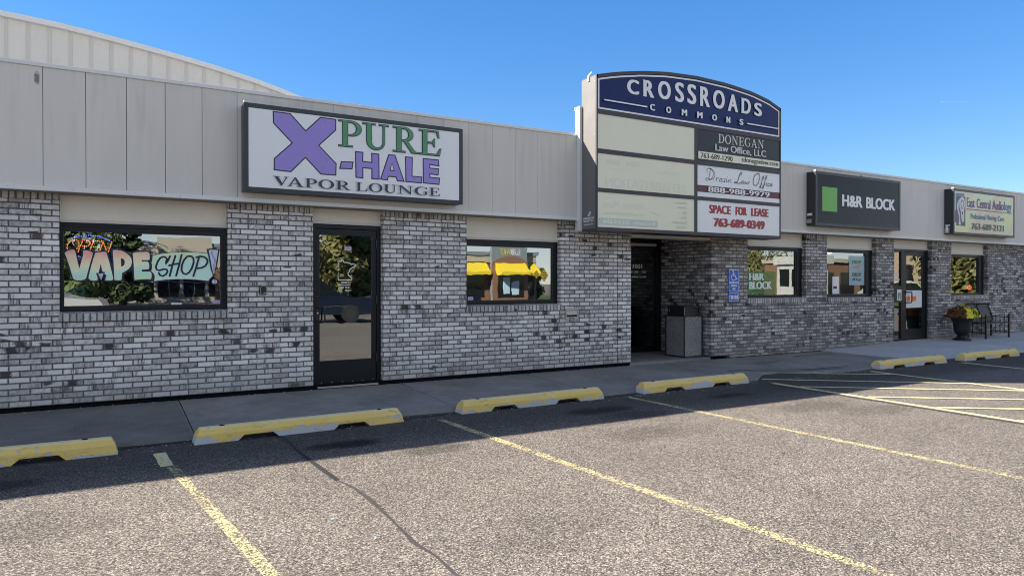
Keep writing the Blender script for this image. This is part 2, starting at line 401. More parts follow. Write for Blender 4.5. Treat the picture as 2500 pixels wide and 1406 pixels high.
def glass(name, refl, tint, wave):
    t = NT(name); v, x, y, z = t.pos()
    g = t.n('ShaderNodeBsdfGlossy'); g.inputs['Roughness'].default_value = 0.0; g.inputs['Color'].default_value = (0.93, 0.97, 0.96, 1)
    tr = t.n('ShaderNodeBsdfTransparent'); tr.inputs['Color'].default_value = (*tint, 1)
    mx = t.n('ShaderNodeMixShader'); mx.inputs[0].default_value = refl
    n = t.noise(t.vec(t.m('MULTIPLY', x, 1.0), 0.0, t.m('MULTIPLY', z, 1.3)), 2.2, 2.0)
    b = t.n('ShaderNodeBump'); b.inputs['Strength'].default_value = wave; b.inputs['Distance'].default_value = 0.02
    t.put(b.inputs['Height'], n); t.put(g.inputs['Normal'], b.outputs[0])
    t.put(mx.inputs[1], tr.outputs[0]); t.put(mx.inputs[2], g.outputs[0]); t.put(t.out.inputs['Surface'], mx.outputs[0])
    t.t.nodes.remove(t.b); return t.mat
M['glass'] = glass('reflective_tinted_glass', 0.36, (0.74, 0.77, 0.76), 0.022)
M['glass_clear'] = glass('clear_shop_glass', 0.30, (0.88, 0.90, 0.89), 0.012)
M['glass_door'] = glass('entrance_glass', 0.20, (0.30, 0.32, 0.33), 0.01)

def emit(name, c, s):
    t = NT(name); t.put(t.b.inputs['Emission Color'], c); t.b.inputs['Emission Strength'].default_value = s; return t.done(c, 0.4)
M['led_red'] = emit('red_led', (1.0, 0.06, 0.02), 0.5); M['led_blue'] = emit('blue_led', (0.10, 0.16, 1.0), 1.3)
M['led_white'] = emit('amber_led', (1.0, 0.26, 0.08), 0.8); M['lampglow'] = emit('lit_ceiling_lamp', (1.0, 0.72, 0.38), 2.0)
M['neon'] = emit('red_neon', (1.0, 0.10, 0.05), 1.2)

def asphalt():
    t = NT('worn_asphalt'); v, x, y, z = t.pos()
    s1 = t.n('ShaderNodeSeparateColor'); t.put(s1.inputs[0], t.voro(v, 120.0))
    s2 = t.n('ShaderNodeSeparateColor'); t.put(s2.inputs[0], t.voro(v, 240.0))
    fine = t.noise(v, 260.0, 2.0)
    g = t.m('ADD', t.m('MULTIPLY', s1.outputs[0], 0.72), t.m('ADD', t.m('MULTIPLY', s2.outputs[0], 0.20), t.m('MULTIPLY', fine, 0.12)))
    rp = t.n('ShaderNodeValToRGB'); t.put(rp.inputs[0], g); e = rp.color_ramp.elements
    e[0].position = 0.14; e[0].color = (0.024, 0.021, 0.019, 1); e[1].position = 0.90; e[1].color = (0.56, 0.485, 0.41, 1)
    for p, c in ((0.32, (0.080, 0.071, 0.063)), (0.55, (0.168, 0.147, 0.127)), (0.74, (0.258, 0.225, 0.192))):
        q = e.new(p); q.color = (*c, 1)
    c = rp.outputs[0]
    big = t.noise(v, 0.42, 5.0); mid = t.noise(v, 2.6, 4.0)
    k = t.m('ADD', t.m('MULTIPLY_ADD', big, 0.75, 0.54), t.m('MULTIPLY', t.m('SUBTRACT', mid, 0.5), 0.30))
    # dark band painted along the walk to deepen the building's shade, and oil spots where the engines stand
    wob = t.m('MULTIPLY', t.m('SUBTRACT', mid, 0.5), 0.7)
    shade_band = t.step(t.m('ADD', y, wob), -3.7, -2.6, 0.0, 0.72)
    c = t.mix(shade_band, c, t.mix(s1.outputs[0], (0.014, 0.014, 0.014), (0.062, 0.060, 0.058)))
    oil = 0.0
    for ox, oy, rx, ry, s in ((1.92, -2.95, 0.40, 0.17, 0.9), (5.15, -2.75, 0.5, 0.2, 0.75), (7.4, -2.75, 0.4, 0.16, 0.7), (-0.9, -3.0, 0.45, 0.2, 0.7), (5.35, -3.2, 0.5, 0.25, 0.45), (4.9, -4.0, 0.7, 0.35, 0.3), (7.75, -3.9, 0.7, 0.3, 0.3), (2.4, -5.9, 0.5, 0.35, 0.16), (-0.56, -4.2, 0.6, 0.4, 0.25), (2.6, -3.55, 0.35, 0.18, 0.45), (8.1, -4.4, 0.6, 0.3, 0.3)):
        dx = t.m('DIVIDE', t.m('SUBTRACT', x, ox), rx); dy = t.m('DIVIDE', t.m('SUBTRACT', y, oy), ry)
        q = t.m('ADD', t.m('ADD', t.m('MULTIPLY', dx, dx), t.m('MULTIPLY', dy, dy)), t.m('MULTIPLY', t.m('SUBTRACT', mid, 0.5), 2.0))
        oil = t.m('MAXIMUM', oil, t.step(q, 0.1, 1.5, s, 0.0))
    k = t.m('MULTIPLY', k, t.m('SUBTRACT', 1.0, oil))
    c = t.mix(1.0, c, t.vec(k, k, k), 'MULTIPLY')
    t.bump(t.m('ADD', s1.outputs[0], t.m('MULTIPLY', fine, 0.5)), 1.0, 0.006)
    return t.done(c, 0.88, 0.0, 0.3)
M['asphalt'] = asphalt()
def linepaint(name, c, wear):
    t = NT(name); v, x, y, z = t.pos()
    s1 = t.n('ShaderNodeSeparateColor'); t.put(s1.inputs[0], t.voro(v, 92.0))
    n = t.noise(v, 5.0, 5.0); f = t.noise(v, 120.0, 3.0); n2 = t.noise(v, 0.8, 3.0)
    a = t.m('ADD', t.m('ADD', t.m('MULTIPLY', n, 0.5), t.m('MULTIPLY', s1.outputs[0], 0.45)), t.m('ADD', t.m('MULTIPLY', f, 0.35), t.m('MULTIPLY', n2, 0.3)))
    al = t.step(a, wear-0.10, wear+0.10)
    k = t.m('MULTIPLY_ADD', f, 0.4, 0.8); cc = t.mix(1.0, c, t.vec(k, k, k), 'MULTIPLY')
    t.put(t.b.inputs['Alpha'], al)
    return t.done(cc, 0.75)
M['yline'] = linepaint('worn_yellow_line', (0.62, 0.54, 0.27), 0.83)
M['yline2'] = linepaint('fresh_yellow_line', (0.64, 0.57, 0.30), 0.58)
M['tar'] = linepaint('black_tar', (0.014, 0.014, 0.015), 0.50)
M['tar2'] = linepaint('faded_black_line', (0.05, 0.045, 0.045), 0.62)

def concrete(name, a, b, cracky):
    t = NT(name); v, x, y, z = t.pos()
    n = t.noise(v, 1.1, 6.0, 0.6); f = t.noise(v, 90.0, 3.0); m2 = t.noise(v, 7.0, 5.0)
    c = t.mix(t.m('MULTIPLY_ADD', t.m('SUBTRACT', n, 0.5), 2.2, t.m('MULTIPLY_ADD', t.m('SUBTRACT', m2, 0.5), 0.9, 0.5), clamp=True), a, b)
    k = t.m('MULTIPLY_ADD', f, 0.25, 0.875); c = t.mix(1.0, c, t.vec(k, k, k), 'MULTIPLY')
    if cracky:
        sl = t.step(x, 0.66, 0.70); kk = t.m('MULTIPLY_ADD', sl, 0.28, 0.72); c = t.mix(1.0, c, t.vec(kk, kk, kk), 'MULTIPLY')
    t.bump(t.m('ADD', f, m2), 0.25, 0.004)
    return t.done(c, 0.85, 0.0, 0.3)
M['walk'] = concrete('old_concrete', (0.155, 0.150, 0.143), (0.275, 0.266, 0.253), True)
M['slab'] = concrete('new_concrete', (0.34, 0.36, 0.38), (0.44, 0.455, 0.47), False)
def aggregate():
    t = NT('pebble_aggregate'); v, *_ = t.pos()
    s = t.n('ShaderNodeSeparateColor'); t.put(s.inputs[0], t.voro(v, 115.0)); n = t.noise(v, 3.0, 3.0)
    c = t.mix(s.outputs[0], (0.045, 0.047, 0.048), (0.43, 0.43, 0.41))
    k = t.m('MULTIPLY_ADD', n, 0.4, 0.8); c = t.mix(1.0, c, t.vec(k, k, k), 'MULTIPLY')
    t.bump(s.outputs[0], 0.7, 0.006); return t.done(c, 0.7)
M['aggregate'] = aggregate()
def wheelstop():
    t = NT('chipped_yellow_concrete'); v, x, y, z = t.pos(); o, ox, oy, oz = t.pos(True)
    n = t.noise(v, 4.5, 6.0, 0.65); f = t.noise(v, 55.0, 4.0); m2 = t.noise(t.vec(x, y, t.m('MULTIPLY', z, 3.0)), 1.4, 3.0)
    h = t.m('DIVIDE', oz, 0.15)
    w = t.m('ADD', t.m('MULTIPLY', t.m('SUBTRACT', n, 0.5), 1.9), t.m('ADD', t.m('MULTIPLY', t.m('SUBTRACT', m2, 0.5), 2.6), t.m('MULTIPLY', t.m('SUBTRACT', f, 0.5), 0.5)))
    on = t.step(t.m('ADD', h, w), 0.20, 0.30)
    yel = t.mix(t.noise(v, 2.0, 3.0), (0.72, 0.48, 0.09), (0.84, 0.64, 0.24))
    faded = t.step(h, 0.85, 1.0); yel = t.mix(t.m('MULTIPLY', faded, 0.55), yel, (0.74, 0.70, 0.48))
    con = t.mix(f, (0.38, 0.40, 0.41), (0.60, 0.61, 0.61))
    c = t.mix(on, con, yel)
    sp = t.step(t.noise(v, 75.0, 2.0), 0.68, 0.74); c = t.mix(t.m('MULTIPLY', sp, 0.85), c, (0.10, 0.09, 0.08))
    sc = t.noise(t.vec(t.m('MULTIPLY', x, 5.0), y, t.m('MULTIPLY', z, 22.0)), 1.0, 5.0, 0.7); c = t.mix(t.step(sc, 0.56, 0.72, 0.0, 0.55), c, (0.13, 0.115, 0.095))
    chip = t.step(t.noise(v, 26.0, 4.0), 0.62, 0.66); c = t.mix(t.m('MULTIPLY', chip, 0.9), c, con)
    t.bump(t.m('ADD', f, t.m('ADD', t.m('MULTIPLY', on, 0.25), t.m('MULTIPLY', chip, -0.8))), 0.6, 0.006); return t.done(c, 0.72, 0.0, 0.35)
M['stop'] = wheelstop()
def leaf(name, a, b, rough=0.6, trans=True):
    t = NT(name); v, *_ = t.pos(); s = t.n('ShaderNodeSeparateColor'); t.put(s.inputs[0], t.voro(v, 6.0)); n = t.noise(v, 0.5, 2.0)
    c = t.mix(t.m('ADD', t.m('MULTIPLY', s.outputs[0], 0.6), t.m('MULTIPLY', n, 0.4)), a, b); return t.done(c, rough, 0.0, 0.2)
M['leaf_dark'] = leaf('dark_foliage', (0.035, 0.058, 0.020), (0.13, 0.16, 0.05))
M['leaf_gold'] = leaf('yellowing_foliage', (0.060, 0.070, 0.022), (0.23, 0.21, 0.07))
M['leaf_spruce'] = leaf('spruce_needles', (0.020, 0.040, 0.018), (0.09, 0.12, 0.045))
M['bark'] = paint('bark', (0.09, 0.07, 0.055), 0.9, 0.3, 8.0)
M['mum_leaf'] = leaf('planter_leaves', (0.03, 0.06, 0.015), (0.07, 0.12, 0.03))
M['mum_yellow'] = leaf('yellow_flower', (0.62, 0.55, 0.02), (0.80, 0.74, 0.08))
M['mum_rust'] = leaf('rust_flower', (0.11, 0.035, 0.012), (0.20, 0.075, 0.025))
M['mum_wine'] = leaf('wine_flower', (0.055, 0.012, 0.022), (0.10, 0.025, 0.035))
M['grass'] = leaf('mown_grass', (0.035, 0.075, 0.015), (0.09, 0.15, 0.035), 0.9)
M['tanwall'] = paint('tan_block_wall', (0.30, 0.235, 0.165), 0.85, 0.12, 1.0)
M['sandwall'] = paint('pale_stucco_wall', (0.42, 0.38, 0.30), 0.85, 0.1, 1.0)
M['redwall'] = paint('red_brown_brick_wall', (0.22, 0.12, 0.075), 0.85, 0.15, 2.0)
M['whitewall'] = paint('white_siding', (0.50, 0.50, 0.49), 0.6, 0.06, 1.0)
M['awn'] = paint('yellow_awning_cloth', (0.74, 0.56, 0.03), 0.7, 0.12, 2.0)
M['dkwin'] = paint('dark_shop_window', (0.012, 0.014, 0.016), 0.06)
M['greyband'] = paint('grey_cornice', (0.20, 0.24, 0.26), 0.6)
M['car_dark'] = paint('midnight_car_paint', (0.010, 0.016, 0.032), 0.12, 0.03)
M['car_white'] = paint('white_car_paint', (0.45, 0.45, 0.44), 0.15, 0.03)
M['car_red'] = paint('red_car_paint', (0.30, 0.012, 0.012), 0.15, 0.03)
M['tyre'] = paint('tyre_rubber', (0.015, 0.015, 0.015), 0.8)
M['grn'] = paint('deep_green_cloth', (0.012, 0.13, 0.05), 0.7)
# ------------------------------------------------------------------ ground
def structure(name, mb, m):
    o = mb.build(name, m); o['kind'] = 'structure'; return o
GZ = -0.07
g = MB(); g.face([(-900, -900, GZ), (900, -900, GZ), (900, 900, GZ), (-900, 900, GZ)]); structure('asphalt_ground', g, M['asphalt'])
# old pavement along the wall: slabs that fall gently to a ragged edge
g = MB(); rw = random.Random(3)
xs = [-9, -6, -3.2, -0.9, -0.3, 0.2, 0.69, 0.70, 1.4, 2.2, 3.0, 3.60, 3.61, 4.4, 5.2, 5.72, 5.73, 6.4, 7.2, 8.0, 8.9, 9.5, 9.9, 10.3, 10.9, 11.5, 12.2, 13.0, 13.6]
edge = {}
for x in xs:
    e = -1.93 + rw.uniform(-0.05, 0.05)
    if 9.3 < x < 10.1: e = -1.50
    if x == 10.3: e = -1.78
    edge[x] = e
for a, b in zip(xs[:-1], xs[1:]):
    if b - a < 0.02: continue
    p = [(a, 0.35, 0.030), (b, 0.35, 0.030), (b, -0.9, 0.005), (a, -0.9, 0.005)]
    q = [(a, -0.9, 0.005), (b, -0.9, 0.005), (b, edge[b], -0.030), (a, edge[a], -0.030)]
    e = [(a, edge[a], -0.030), (b, edge[b], -0.030), (b, edge[b]-0.02, -0.09), (a, edge[a]-0.02, -0.09)]
    for f in (p, q, e): g.face(f[::-1] if False else [f[3], f[2], f[1], f[0]])
structure('pavement', g, M['walk'])
# newer pale concrete apron, rising to the far doors
g = MB()
A = [(13.15, 0.30, 0.045), (13.45, -1.15, 0.000), (13.32, -1.62, -0.055)]
B = [(15.7, 0.30, 0.115), (15.6, -1.2, 0.055), (15.5, -1.80, -0.055)]
C = [(22.0, 0.30, 0.150), (22.0, -1.2, 0.085), (22.0, -1.95, -0.050)]
D = [(40.0, 0.30, 0.170), (40.0, -1.2, 0.09), (40.0, -1.95, -0.050)]
for P, Q in ((A, B), (B, C), (C, D)):
    for k in (0, 1): g.face([P[k+1], Q[k+1], Q[k], P[k]])
    g.face([(P[2][0], P[2][1]-0.01, -0.1), (Q[2][0], Q[2][1]-0.01, -0.1), Q[2], P[2]])
g.face([A[2], A[1], (13.40, -1.15, -0.1), (13.28, -1.62, -0.1)]); g.face([A[1], A[0], (13.10, 0.30, -0.1), (13.40, -1.15, -0.1)])
structure('concrete_apron', g, M['slab'])
g = MB(); g.box(17.98, 17.99, -1.9, -0.02, 0.02, 0.125); 
for k in range(24):
    y0 = -0.05-k*0.078
    z = 0.128 + (y0*0.045 if y0 > -1.2 else -0.054+(y0+1.2)*0.18)
g = MB(); g.face([(17.985, -0.05, 0.134), (18.0, -0.05, 0.134), (20.3, -1.2, 0.081), (20.27, -1.2, 0.081)])
structure('apron_joint', g, M['groove'])
# entrance floor
g = MB(); g.box(7.915, 9.883, 0.02, 1.42, -0.1, 0.072); structure('entrance_floor', g, M['walk'])
# gutter of loose grit and tar at the lip of the walk
def ribbon(name, pts, w, m, z, jit=0.0):
    g = MB(); rr = random.Random(len(pts)*7+int(w*1000)); prev = None
    for k, (x, y) in enumerate(pts):
        a = pts[max(k-1, 0)]; b = pts[min(k+1, len(pts)-1)]; l = math.hypot(b[0]-a[0], b[1]-a[1]); nx, ny = -(b[1]-a[1])/l, (b[0]-a[0])/l
        h = w/2*(1+rr.uniform(-jit, jit)); cur = ((x+nx*h, y+ny*h, z), (x-nx*h, y-ny*h, z))
        if prev: g.face([prev[1], cur[1], cur[0], prev[0]])
        prev = cur
    return structure(name, g, m)
ribbon('pavement_crack', [(3.30, -0.02), (3.42, -0.35), (3.52, -0.75)], 0.008, M['void'], 0.029, 0.5)
ribbon('pavement_crack', [(5.25, -0.05), (5.45, -0.45), (5.72, -0.9)], 0.008, M['void'], 0.030, 0.5)
ribbon('pavement_edge_seam', [(-3, -2.03), (-1, -2.05), (0.3, -2.06), (1.5, -2.03), (3.0, -2.05), (4.5, -2.03), (6.2, -2.02), (7.5, -1.99), (9.2, -1.85)], 0.05, M['tar'], GZ+0.004, 0.5)
ribbon('pavement_break', [(9.0, -1.2), (9.6, -1.35), (10.0, -1.62), (10.5, -1.75), (11.4, -1.82)], 0.05, M['tar'], 0.0, 0.6)
ribbon('pavement_break', [(10.1, -0.72), (10.5, -0.80), (10.9, -0.78)], 0.03, M['tar'], 0.020, 0.6)
ribbon('pavement_break', [(11.7, -0.45), (12.4, -0.42), (13.0, -0.38)], 0.025, M['tar'], 0.028, 0.6)
CR = [(1.40, -2.12), (1.48, -2.36), (1.47, -2.92), (1.49, -3.59), (1.52, -4.11), (1.57, -4.37), (1.585, -4.70), (1.57, -5.24), (1.55, -5.64), (1.58, -5.9), (1.57, -6.16), (1.60, -6.7), (1.58, -7.4)]
ribbon('asphalt_crack', CR[:5], 0.040, M['tar'], GZ+0.004, 0.4); ribbon('asphalt_crack', CR[4:], 0.026, M['tar2'], GZ+0.004, 0.5)  # shade put into the colour: darker crack inside the building's shadow, paler in sun
# stall lines
def line(x0, y0, x1, y1, w, m, name='stall_line', z=GZ+0.004):
    n = 14; return ribbon(name, [(x0+(x1-x0)*k/n, y0+(y1-y0)*k/n) for k in range(n+1)], w, m, z, 0.06)
line(0.355, -2.44, 0.385, -2.98, 0.105, M['yline2']); line(0.42, -3.02, 0.80, -6.4, 0.080, M['yline'])
line(3.21, -2.30, 3.60, -8.0, 0.088, M['yline']); line(6.07, -2.18, 6.30, -8.0, 0.088, M['yline'])
line(8.86, -2.26, 8.78, -7.6, 0.105, M['yline2']); line(8.72, -2.30, 8.66, -7.6, 0.075, M['tar2'], 'painted_out_line')
line(11.55, -2.14, 11.38, -7.4, 0.10, M['yline2']); line(14.35, -2.22, 14.0, -7.4, 0.10, M['yline2'])
for x0, y0, x1, y1 in ((10.40, -1.74-0.13, 11.50, -2.60), (9.05, -1.86-0.03, 11.40, -3.78), (8.90, -2.73, 11.38, -4.63), (8.90, -3.80, 11.35, -5.60), (8.88, -4.72, 11.33, -6.50), (8.86, -5.65, 11.32, -7.3)):
    line(x0, y0, x1, y1, 0.085, M['yline2'], 'hatch_line', GZ+0.008)

# ------------------------------------------------------------------ the long brick building
bld = thing('commercial_building', (0, 0, 0), 'long one-storey grey brick shop building with a beige panelled fascia', 'building')
BT = 2.62
b = MB(); bd = MB()
for x0, x1 in ((-9, -0.545), (1.271, 2.352), (3.345, 4.679), (6.417, 7.604)): b.box(x0, x1, 0, 0.30, 0.085, BT)
for x0, x1 in ((-0.545, 1.271), (4.679, 6.417)): b.box(x0, x1, 0.0, 0.28, 0.085, 1.040)
b.box(7.617, 7.913, 0, 1.60, 0.085, BT)
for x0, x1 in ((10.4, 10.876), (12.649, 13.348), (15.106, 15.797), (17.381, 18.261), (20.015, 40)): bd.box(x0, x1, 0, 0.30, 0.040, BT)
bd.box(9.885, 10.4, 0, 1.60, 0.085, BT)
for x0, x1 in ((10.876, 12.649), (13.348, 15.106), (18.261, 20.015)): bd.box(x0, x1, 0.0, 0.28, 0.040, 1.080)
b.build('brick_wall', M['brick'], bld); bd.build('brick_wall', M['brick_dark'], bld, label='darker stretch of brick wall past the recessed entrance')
s = MB()
for x0, x1 in ((-9, -0.548), (1.274, 2.349), (3.348, 4.676), (6.420, 6.49), (11.2, 11.2)): 
    if x1 > x0: MB().box(x0, x1, -0.0025, 0.02, 2.432, BT-0.01).build('soldier_course', M['soldier'], bld)
for x0, x1 in ((12.652, 13.345), (15.109, 15.794), (17.384, 18.258), (20.018, 40)): MB().box(x0, x1, -0.0025, 0.02, 2.432, BT-0.01).build('soldier_course', M['soldier'], bld)
f = MB(); f.box(-9, 7.91, 0.035, 0.2, -0.12, 0.084); f.box(9.89, 40, 0.035, 0.2, -0.12, 0.039); f.box(7.603, 7.618, 0.012, 0.2, 0.04, BT-0.05); f.build('foundation_gap', M['void'], bld)
# window sills of bricks on edge, standing a little proud
for x0, x1, z0, z1 in ((-0.543, 1.269, 1.041, 1.150), (4.681, 6.415, 1.041, 1.148), (10.878, 12.647, 1.081, 1.195), (13.350, 15.104, 1.081, 1.182), (18.263, 20.013, 1.081, 1.185)):
    s = MB(); s.v += [(x0, -0.032, z0), (x1, -0.032, z0), (x1, 0.12, z0), (x0, 0.12, z0), (x0, -0.032, z1-0.018), (x1, -0.032, z1-0.018), (x1, 0.12, z1), (x0, 0.12, z1)]
    for q in ((0,3,2,1),(4,5,6,7),(0,1,5,4),(1,2,6,5),(2,3,7,6),(3,0,4,7)): s.f.append(q); s.m.append(0)
    s.build('window_sill', M['rowlock'], bld)
# header panels over the openings, each with a pale metal lip
for x0, x1, zt in ((-0.543, 1.269, 2.196), (2.354, 3.343, 2.306), (4.681, 6.415, 2.166), (10.878, 12.647, 2.229), (13.350, 15.104, 2.236), (15.799, 17.379, 2.296), (18.263, 20.013, 2.222)):
    MB().box(x0, x1, 0.105, 0.25, zt+0.035, BT).build('header_panel', M['stucco'], bld); MB().box(x0, x1, 0.082, 0.25, zt, zt+0.034).build('header_lip', M['lip'], bld)
MB().box(7.915, 9.883, 0.10, 0.25, 2.352, BT).build('header_panel', M['stucco'], bld); MB().box(7.915, 9.883, 0.02, 0.25, 2.300, 2.350).build('header_lip', M['lip'], bld)
# fascia of grooved boards
fa = MB(); x = -9.24+0.002; 
fa.box(-9, 40, -0.190, -0.05, 2.56, 3.90, 1)
k = 0; x = -0.68-0.4075*21
while x < 40:
    gap = 0.0065 if x < 1.2 else (0.0028 if x < 7 else 0.002)
    fa.box(x+gap/2, x+0.4075-gap/2, -0.200, -0.189, 2.563, 3.898, 0); x += 0.4075
fa.build('fascia', [M['siding'], M['groove']], bld)
for L_ in (((-9, 0.70), (0.702, 3.43), (3.432, 6.60)), ((11.15, 14.9), (14.902, 18.2), (18.202, 40))):
    tr = MB()
    for x0, x1 in L_: tr.box(x0, x1, -0.232, -0.188, 2.513, 2.566)
    tr.build('fascia_trim', M['trim'], bld, bevel=0.004)
cp = MB()
for x0, x1 in ((-9, 0.41), (0.412, 3.4), (3.402, 6.5), (6.502, 9.6), (9.602, 12.7), (12.702, 15.8), (15.802, 19.0), (19.002, 40)): cp.box(x0, x1, -0.216, 0.06, 3.893, 3.938)
cp.build('coping', M['trim'], bld, bevel=0.004)
rv = random.Random(5); rt = MB(); x = -1.0
while x < 22: rt.cyl((x, -0.2335, 2.545), (x, -0.2305, 2.545), 0.005, n=8); x += 0.61
rt.build('rivets', M['steel'], bld)
sf = MB(); sf.box(-9, 40, -0.190, 0.30, 2.512, 2.516); sf.build('soffit', M['soffit'], bld)
rf = MB(); rf.box(-9, 40, -0.04, 7.85, 3.55, 3.62); rf.build('roof', M['roofing'], bld)
it = MB(); it.box(-9, 40, 7.6, 7.8, -0.1, 3.55); it.box(-9.1, -9, 0, 7.8, -0.1, 3.6); it.box(40, 40.1, 0, 7.8, -0.1, 3.6); it.box(-8.9, 39.9, 0.32, 7.6, -0.02, 0.0)
it.box(-8.9, 39.9, 0.30, 7.6, 2.75, 2.8); it.box(7.2, 7.3, 0.3, 6, 0, 2.75); it.box(10.5, 10.6, 0.35, 6, 0, 2.75); it.box(-8.9, 39.9, 4.0, 4.1, 0, 2.75)
it.build('interior_wall', M['interior'], bld)

def window(x0, x1, z0, z1, gx0, gx1, gz0, gz1, y=0.10, gm='glass'):
    """aluminium frame set in the brick reveal; pane is its child"""
    m = MB(); gy = y + 0.024
    m.box(x0, gx0, y, gy+0.08, z0, z1); m.box(gx1, x1, y, gy+0.08, z0, z1)
    m.box(gx0, gx1, y, gy+0.08, z0, gz0); m.box(gx0, gx1, y, gy+0.08, gz1, z1)
    m.box(x0+0.012, x1-0.012, y-0.012, y+0.001, z0+0.02, z0+0.045); m.box(x0+0.012, x1-0.012, y-0.012, y+0.001, z1-0.045, z1-0.02)
    m.box(gx1+0.028, gx1+0.036, y-0.010, y+0.001, gz0, gz1)
    w = m.build('window', M['black'], bld, bevel=0.003)
    p = MB(); p.face([(gx0-0.01, gy, gz0-0.01), (gx1+0.01, gy, gz0-0.01), (gx1+0.01, gy, gz1+0.01), (gx0-0.01, gy, gz1+0.01)]); p.build('pane', M[gm], w); return w, gy-0.001
W1, g1 = window(-0.543, 1.269, 1.151, 2.194, -0.505, 1.192, 1.214, 2.088)
W2, g2 = window(4.681, 6.415, 1.149, 2.164, 4.735, 6.309, 1.214, 2.062)
W3, g3 = window(10.878, 12.647, 1.196, 2.227, 10.935, 12.443, 1.244, 2.152, gm='glass_clear')
W4, g4 = window(13.350, 15.104, 1.183, 2.234, 13.405, 14.853, 1.243, 2.161, gm='glass_clear')
W5, g5 = window(18.263, 20.013, 1.186, 2.220, 18.315, 19.737, 1.225, 2.152)
W1['label'] = 'picture window painted VAPE SHOP!'

# painted lettering on the left window
V_ = [(-0.494,1.835),(-0.474,1.854),(-0.446,1.868),(-0.413,1.873),(-0.401,1.864),(-0.392,1.833),(-0.353,1.650),(-0.323,1.766),(-0.310,1.817),(-0.307,1.867),(-0.283,1.867),(-0.246,1.857),(-0.221,1.845),(-0.224,1.811),(-0.247,1.720),(-0.269,1.625),(-0.289,1.543),(-0.306,1.528),(-0.342,1.520),(-0.378,1.520),(-0.404,1.530),(-0.414,1.547),(-0.428,1.602),(-0.453,1.700),(-0.478,1.788)]
A_ = [(-0.188,1.842),(-0.154,1.849),(-0.113,1.853),(-0.082,1.853),(-0.074,1.827),(-0.050,1.736),(-0.024,1.614),(-0.009,1.536),(-0.021,1.521),(-0.047,1.518),(-0.084,1.521),(-0.082,1.540),(-0.071,1.579),(-0.092,1.594),(-0.095,1.616),(-0.116,1.627),(-0.136,1.717),(-0.160,1.609),(-0.188,1.607),(-0.172,1.548),(-0.174,1.520),(-0.203,1.516),(-0.236,1.520),(-0.256,1.539),(-0.255,1.565),(-0.229,1.690),(-0.206,1.777)]
P_ = [(-0.006,1.876),(0.030,1.881),(0.075,1.874),(0.121,1.853),(0.159,1.819),(0.182,1.784),(0.188,1.740),(0.178,1.691),(0.151,1.656),(0.117,1.629),(0.084,1.609),(0.078,1.525),(0.044,1.521),(0.010,1.525),(0.006,1.606),(0.001,1.737),(-0.005,1.824)]
Ph_ = [(0.075,1.782),(0.094,1.782),(0.113,1.761),(0.116,1.734),(0.109,1.703),(0.090,1.686),(0.078,1.683)]
E_ = [(0.204,1.846),(0.245,1.858),(0.295,1.861),(0.350,1.865),(0.365,1.862),(0.378,1.847),(0.381,1.811),(0.379,1.776),(0.365,1.771),(0.294,1.770),(0.294,1.745),(0.359,1.746),(0.371,1.731),(0.377,1.695),(0.369,1.659),(0.294,1.652),(0.294,1.621),(0.392,1.622),(0.402,1.593),(0.400,1.553),(0.392,1.535),(0.349,1.537),(0.294,1.534),(0.283,1.533),(0.224,1.526),(0.219,1.564),(0.215,1.696),(0.209,1.784)]
bannr_ = [(0.423,1.817),(0.508,1.841),(0.630,1.859),(0.773,1.867),(0.919,1.866),(1.044,1.855),(1.063,1.769),(1.084,1.672),(1.093,1.602),(1.093,1.575),(1.067,1.551),(1.048,1.519),(0.919,1.534),(0.793,1.541),(0.670,1.540),(0.548,1.533),(0.440,1.515),(0.446,1.557),(0.440,1.593),(0.424,1.615),(0.408,1.633),(0.416,1.673),(0.416,1.709),(0.410,1.731),(0.418,1.767)]
S_ = [(0.609,1.818),(0.585,1.761),(0.558,1.718),(0.567,1.756),(0.575,1.788),(0.557,1.808),(0.532,1.812),(0.500,1.796),(0.468,1.741),(0.451,1.683),(0.460,1.651),(0.492,1.641),(0.540,1.659),(0.572,1.653),(0.582,1.630),(0.564,1.594),(0.528,1.571),(0.500,1.580),(0.484,1.609)]
H1_ = [(0.670,1.826),(0.637,1.708),(0.605,1.572)]
H2_ = [(0.741,1.841),(0.711,1.709),(0.678,1.577)]
H3_ = [(0.599,1.703),(0.650,1.719),(0.707,1.731)]
O_ = [(0.835,1.827),(0.802,1.820),(0.765,1.769),(0.742,1.705),(0.740,1.645),(0.758,1.607),(0.789,1.596),(0.822,1.614),(0.856,1.669),(0.879,1.743),(0.877,1.794),(0.858,1.821),(0.835,1.827)]
P1_ = [(0.940,1.811),(0.911,1.693),(0.875,1.573)]
P2_ = [(0.911,1.813),(0.953,1.825),(1.004,1.819),(1.038,1.787),(1.040,1.746),(1.016,1.704),(0.974,1.680),(0.919,1.673)]
ex_ = [(1.054,1.906),(1.106,1.914),(1.167,1.909),(1.154,1.827),(1.136,1.705),(1.117,1.593),(1.097,1.658),(1.076,1.788)]
exd_ = [(1.125,1.503),(1.181,1.503)]
exl_ = [(1.098,1.907),(1.083,1.877),(1.093,1.840),(1.123,1.794),(1.126,1.766),(1.110,1.714),(1.108,1.682),(1.121,1.635)]
tri_ = [(-0.162,1.594),(-0.107,1.603),(-0.131,1.518)]
BLUE = [(-0.427,2.017),(-0.403,2.026),(-0.380,2.036),(-0.358,2.041),(-0.334,2.044),(-0.308,2.048),(-0.285,2.053),(-0.261,2.056),(-0.237,2.056),(-0.213,2.053),(-0.188,2.051),(-0.166,2.049),(-0.144,2.044),(-0.121,2.036),(-0.102,2.025),(-0.082,2.017),(-0.061,2.007),(-0.044,1.997),(-0.380,1.812),(-0.360,1.802),(-0.340,1.794),(-0.224,1.781),(-0.058,1.823)]
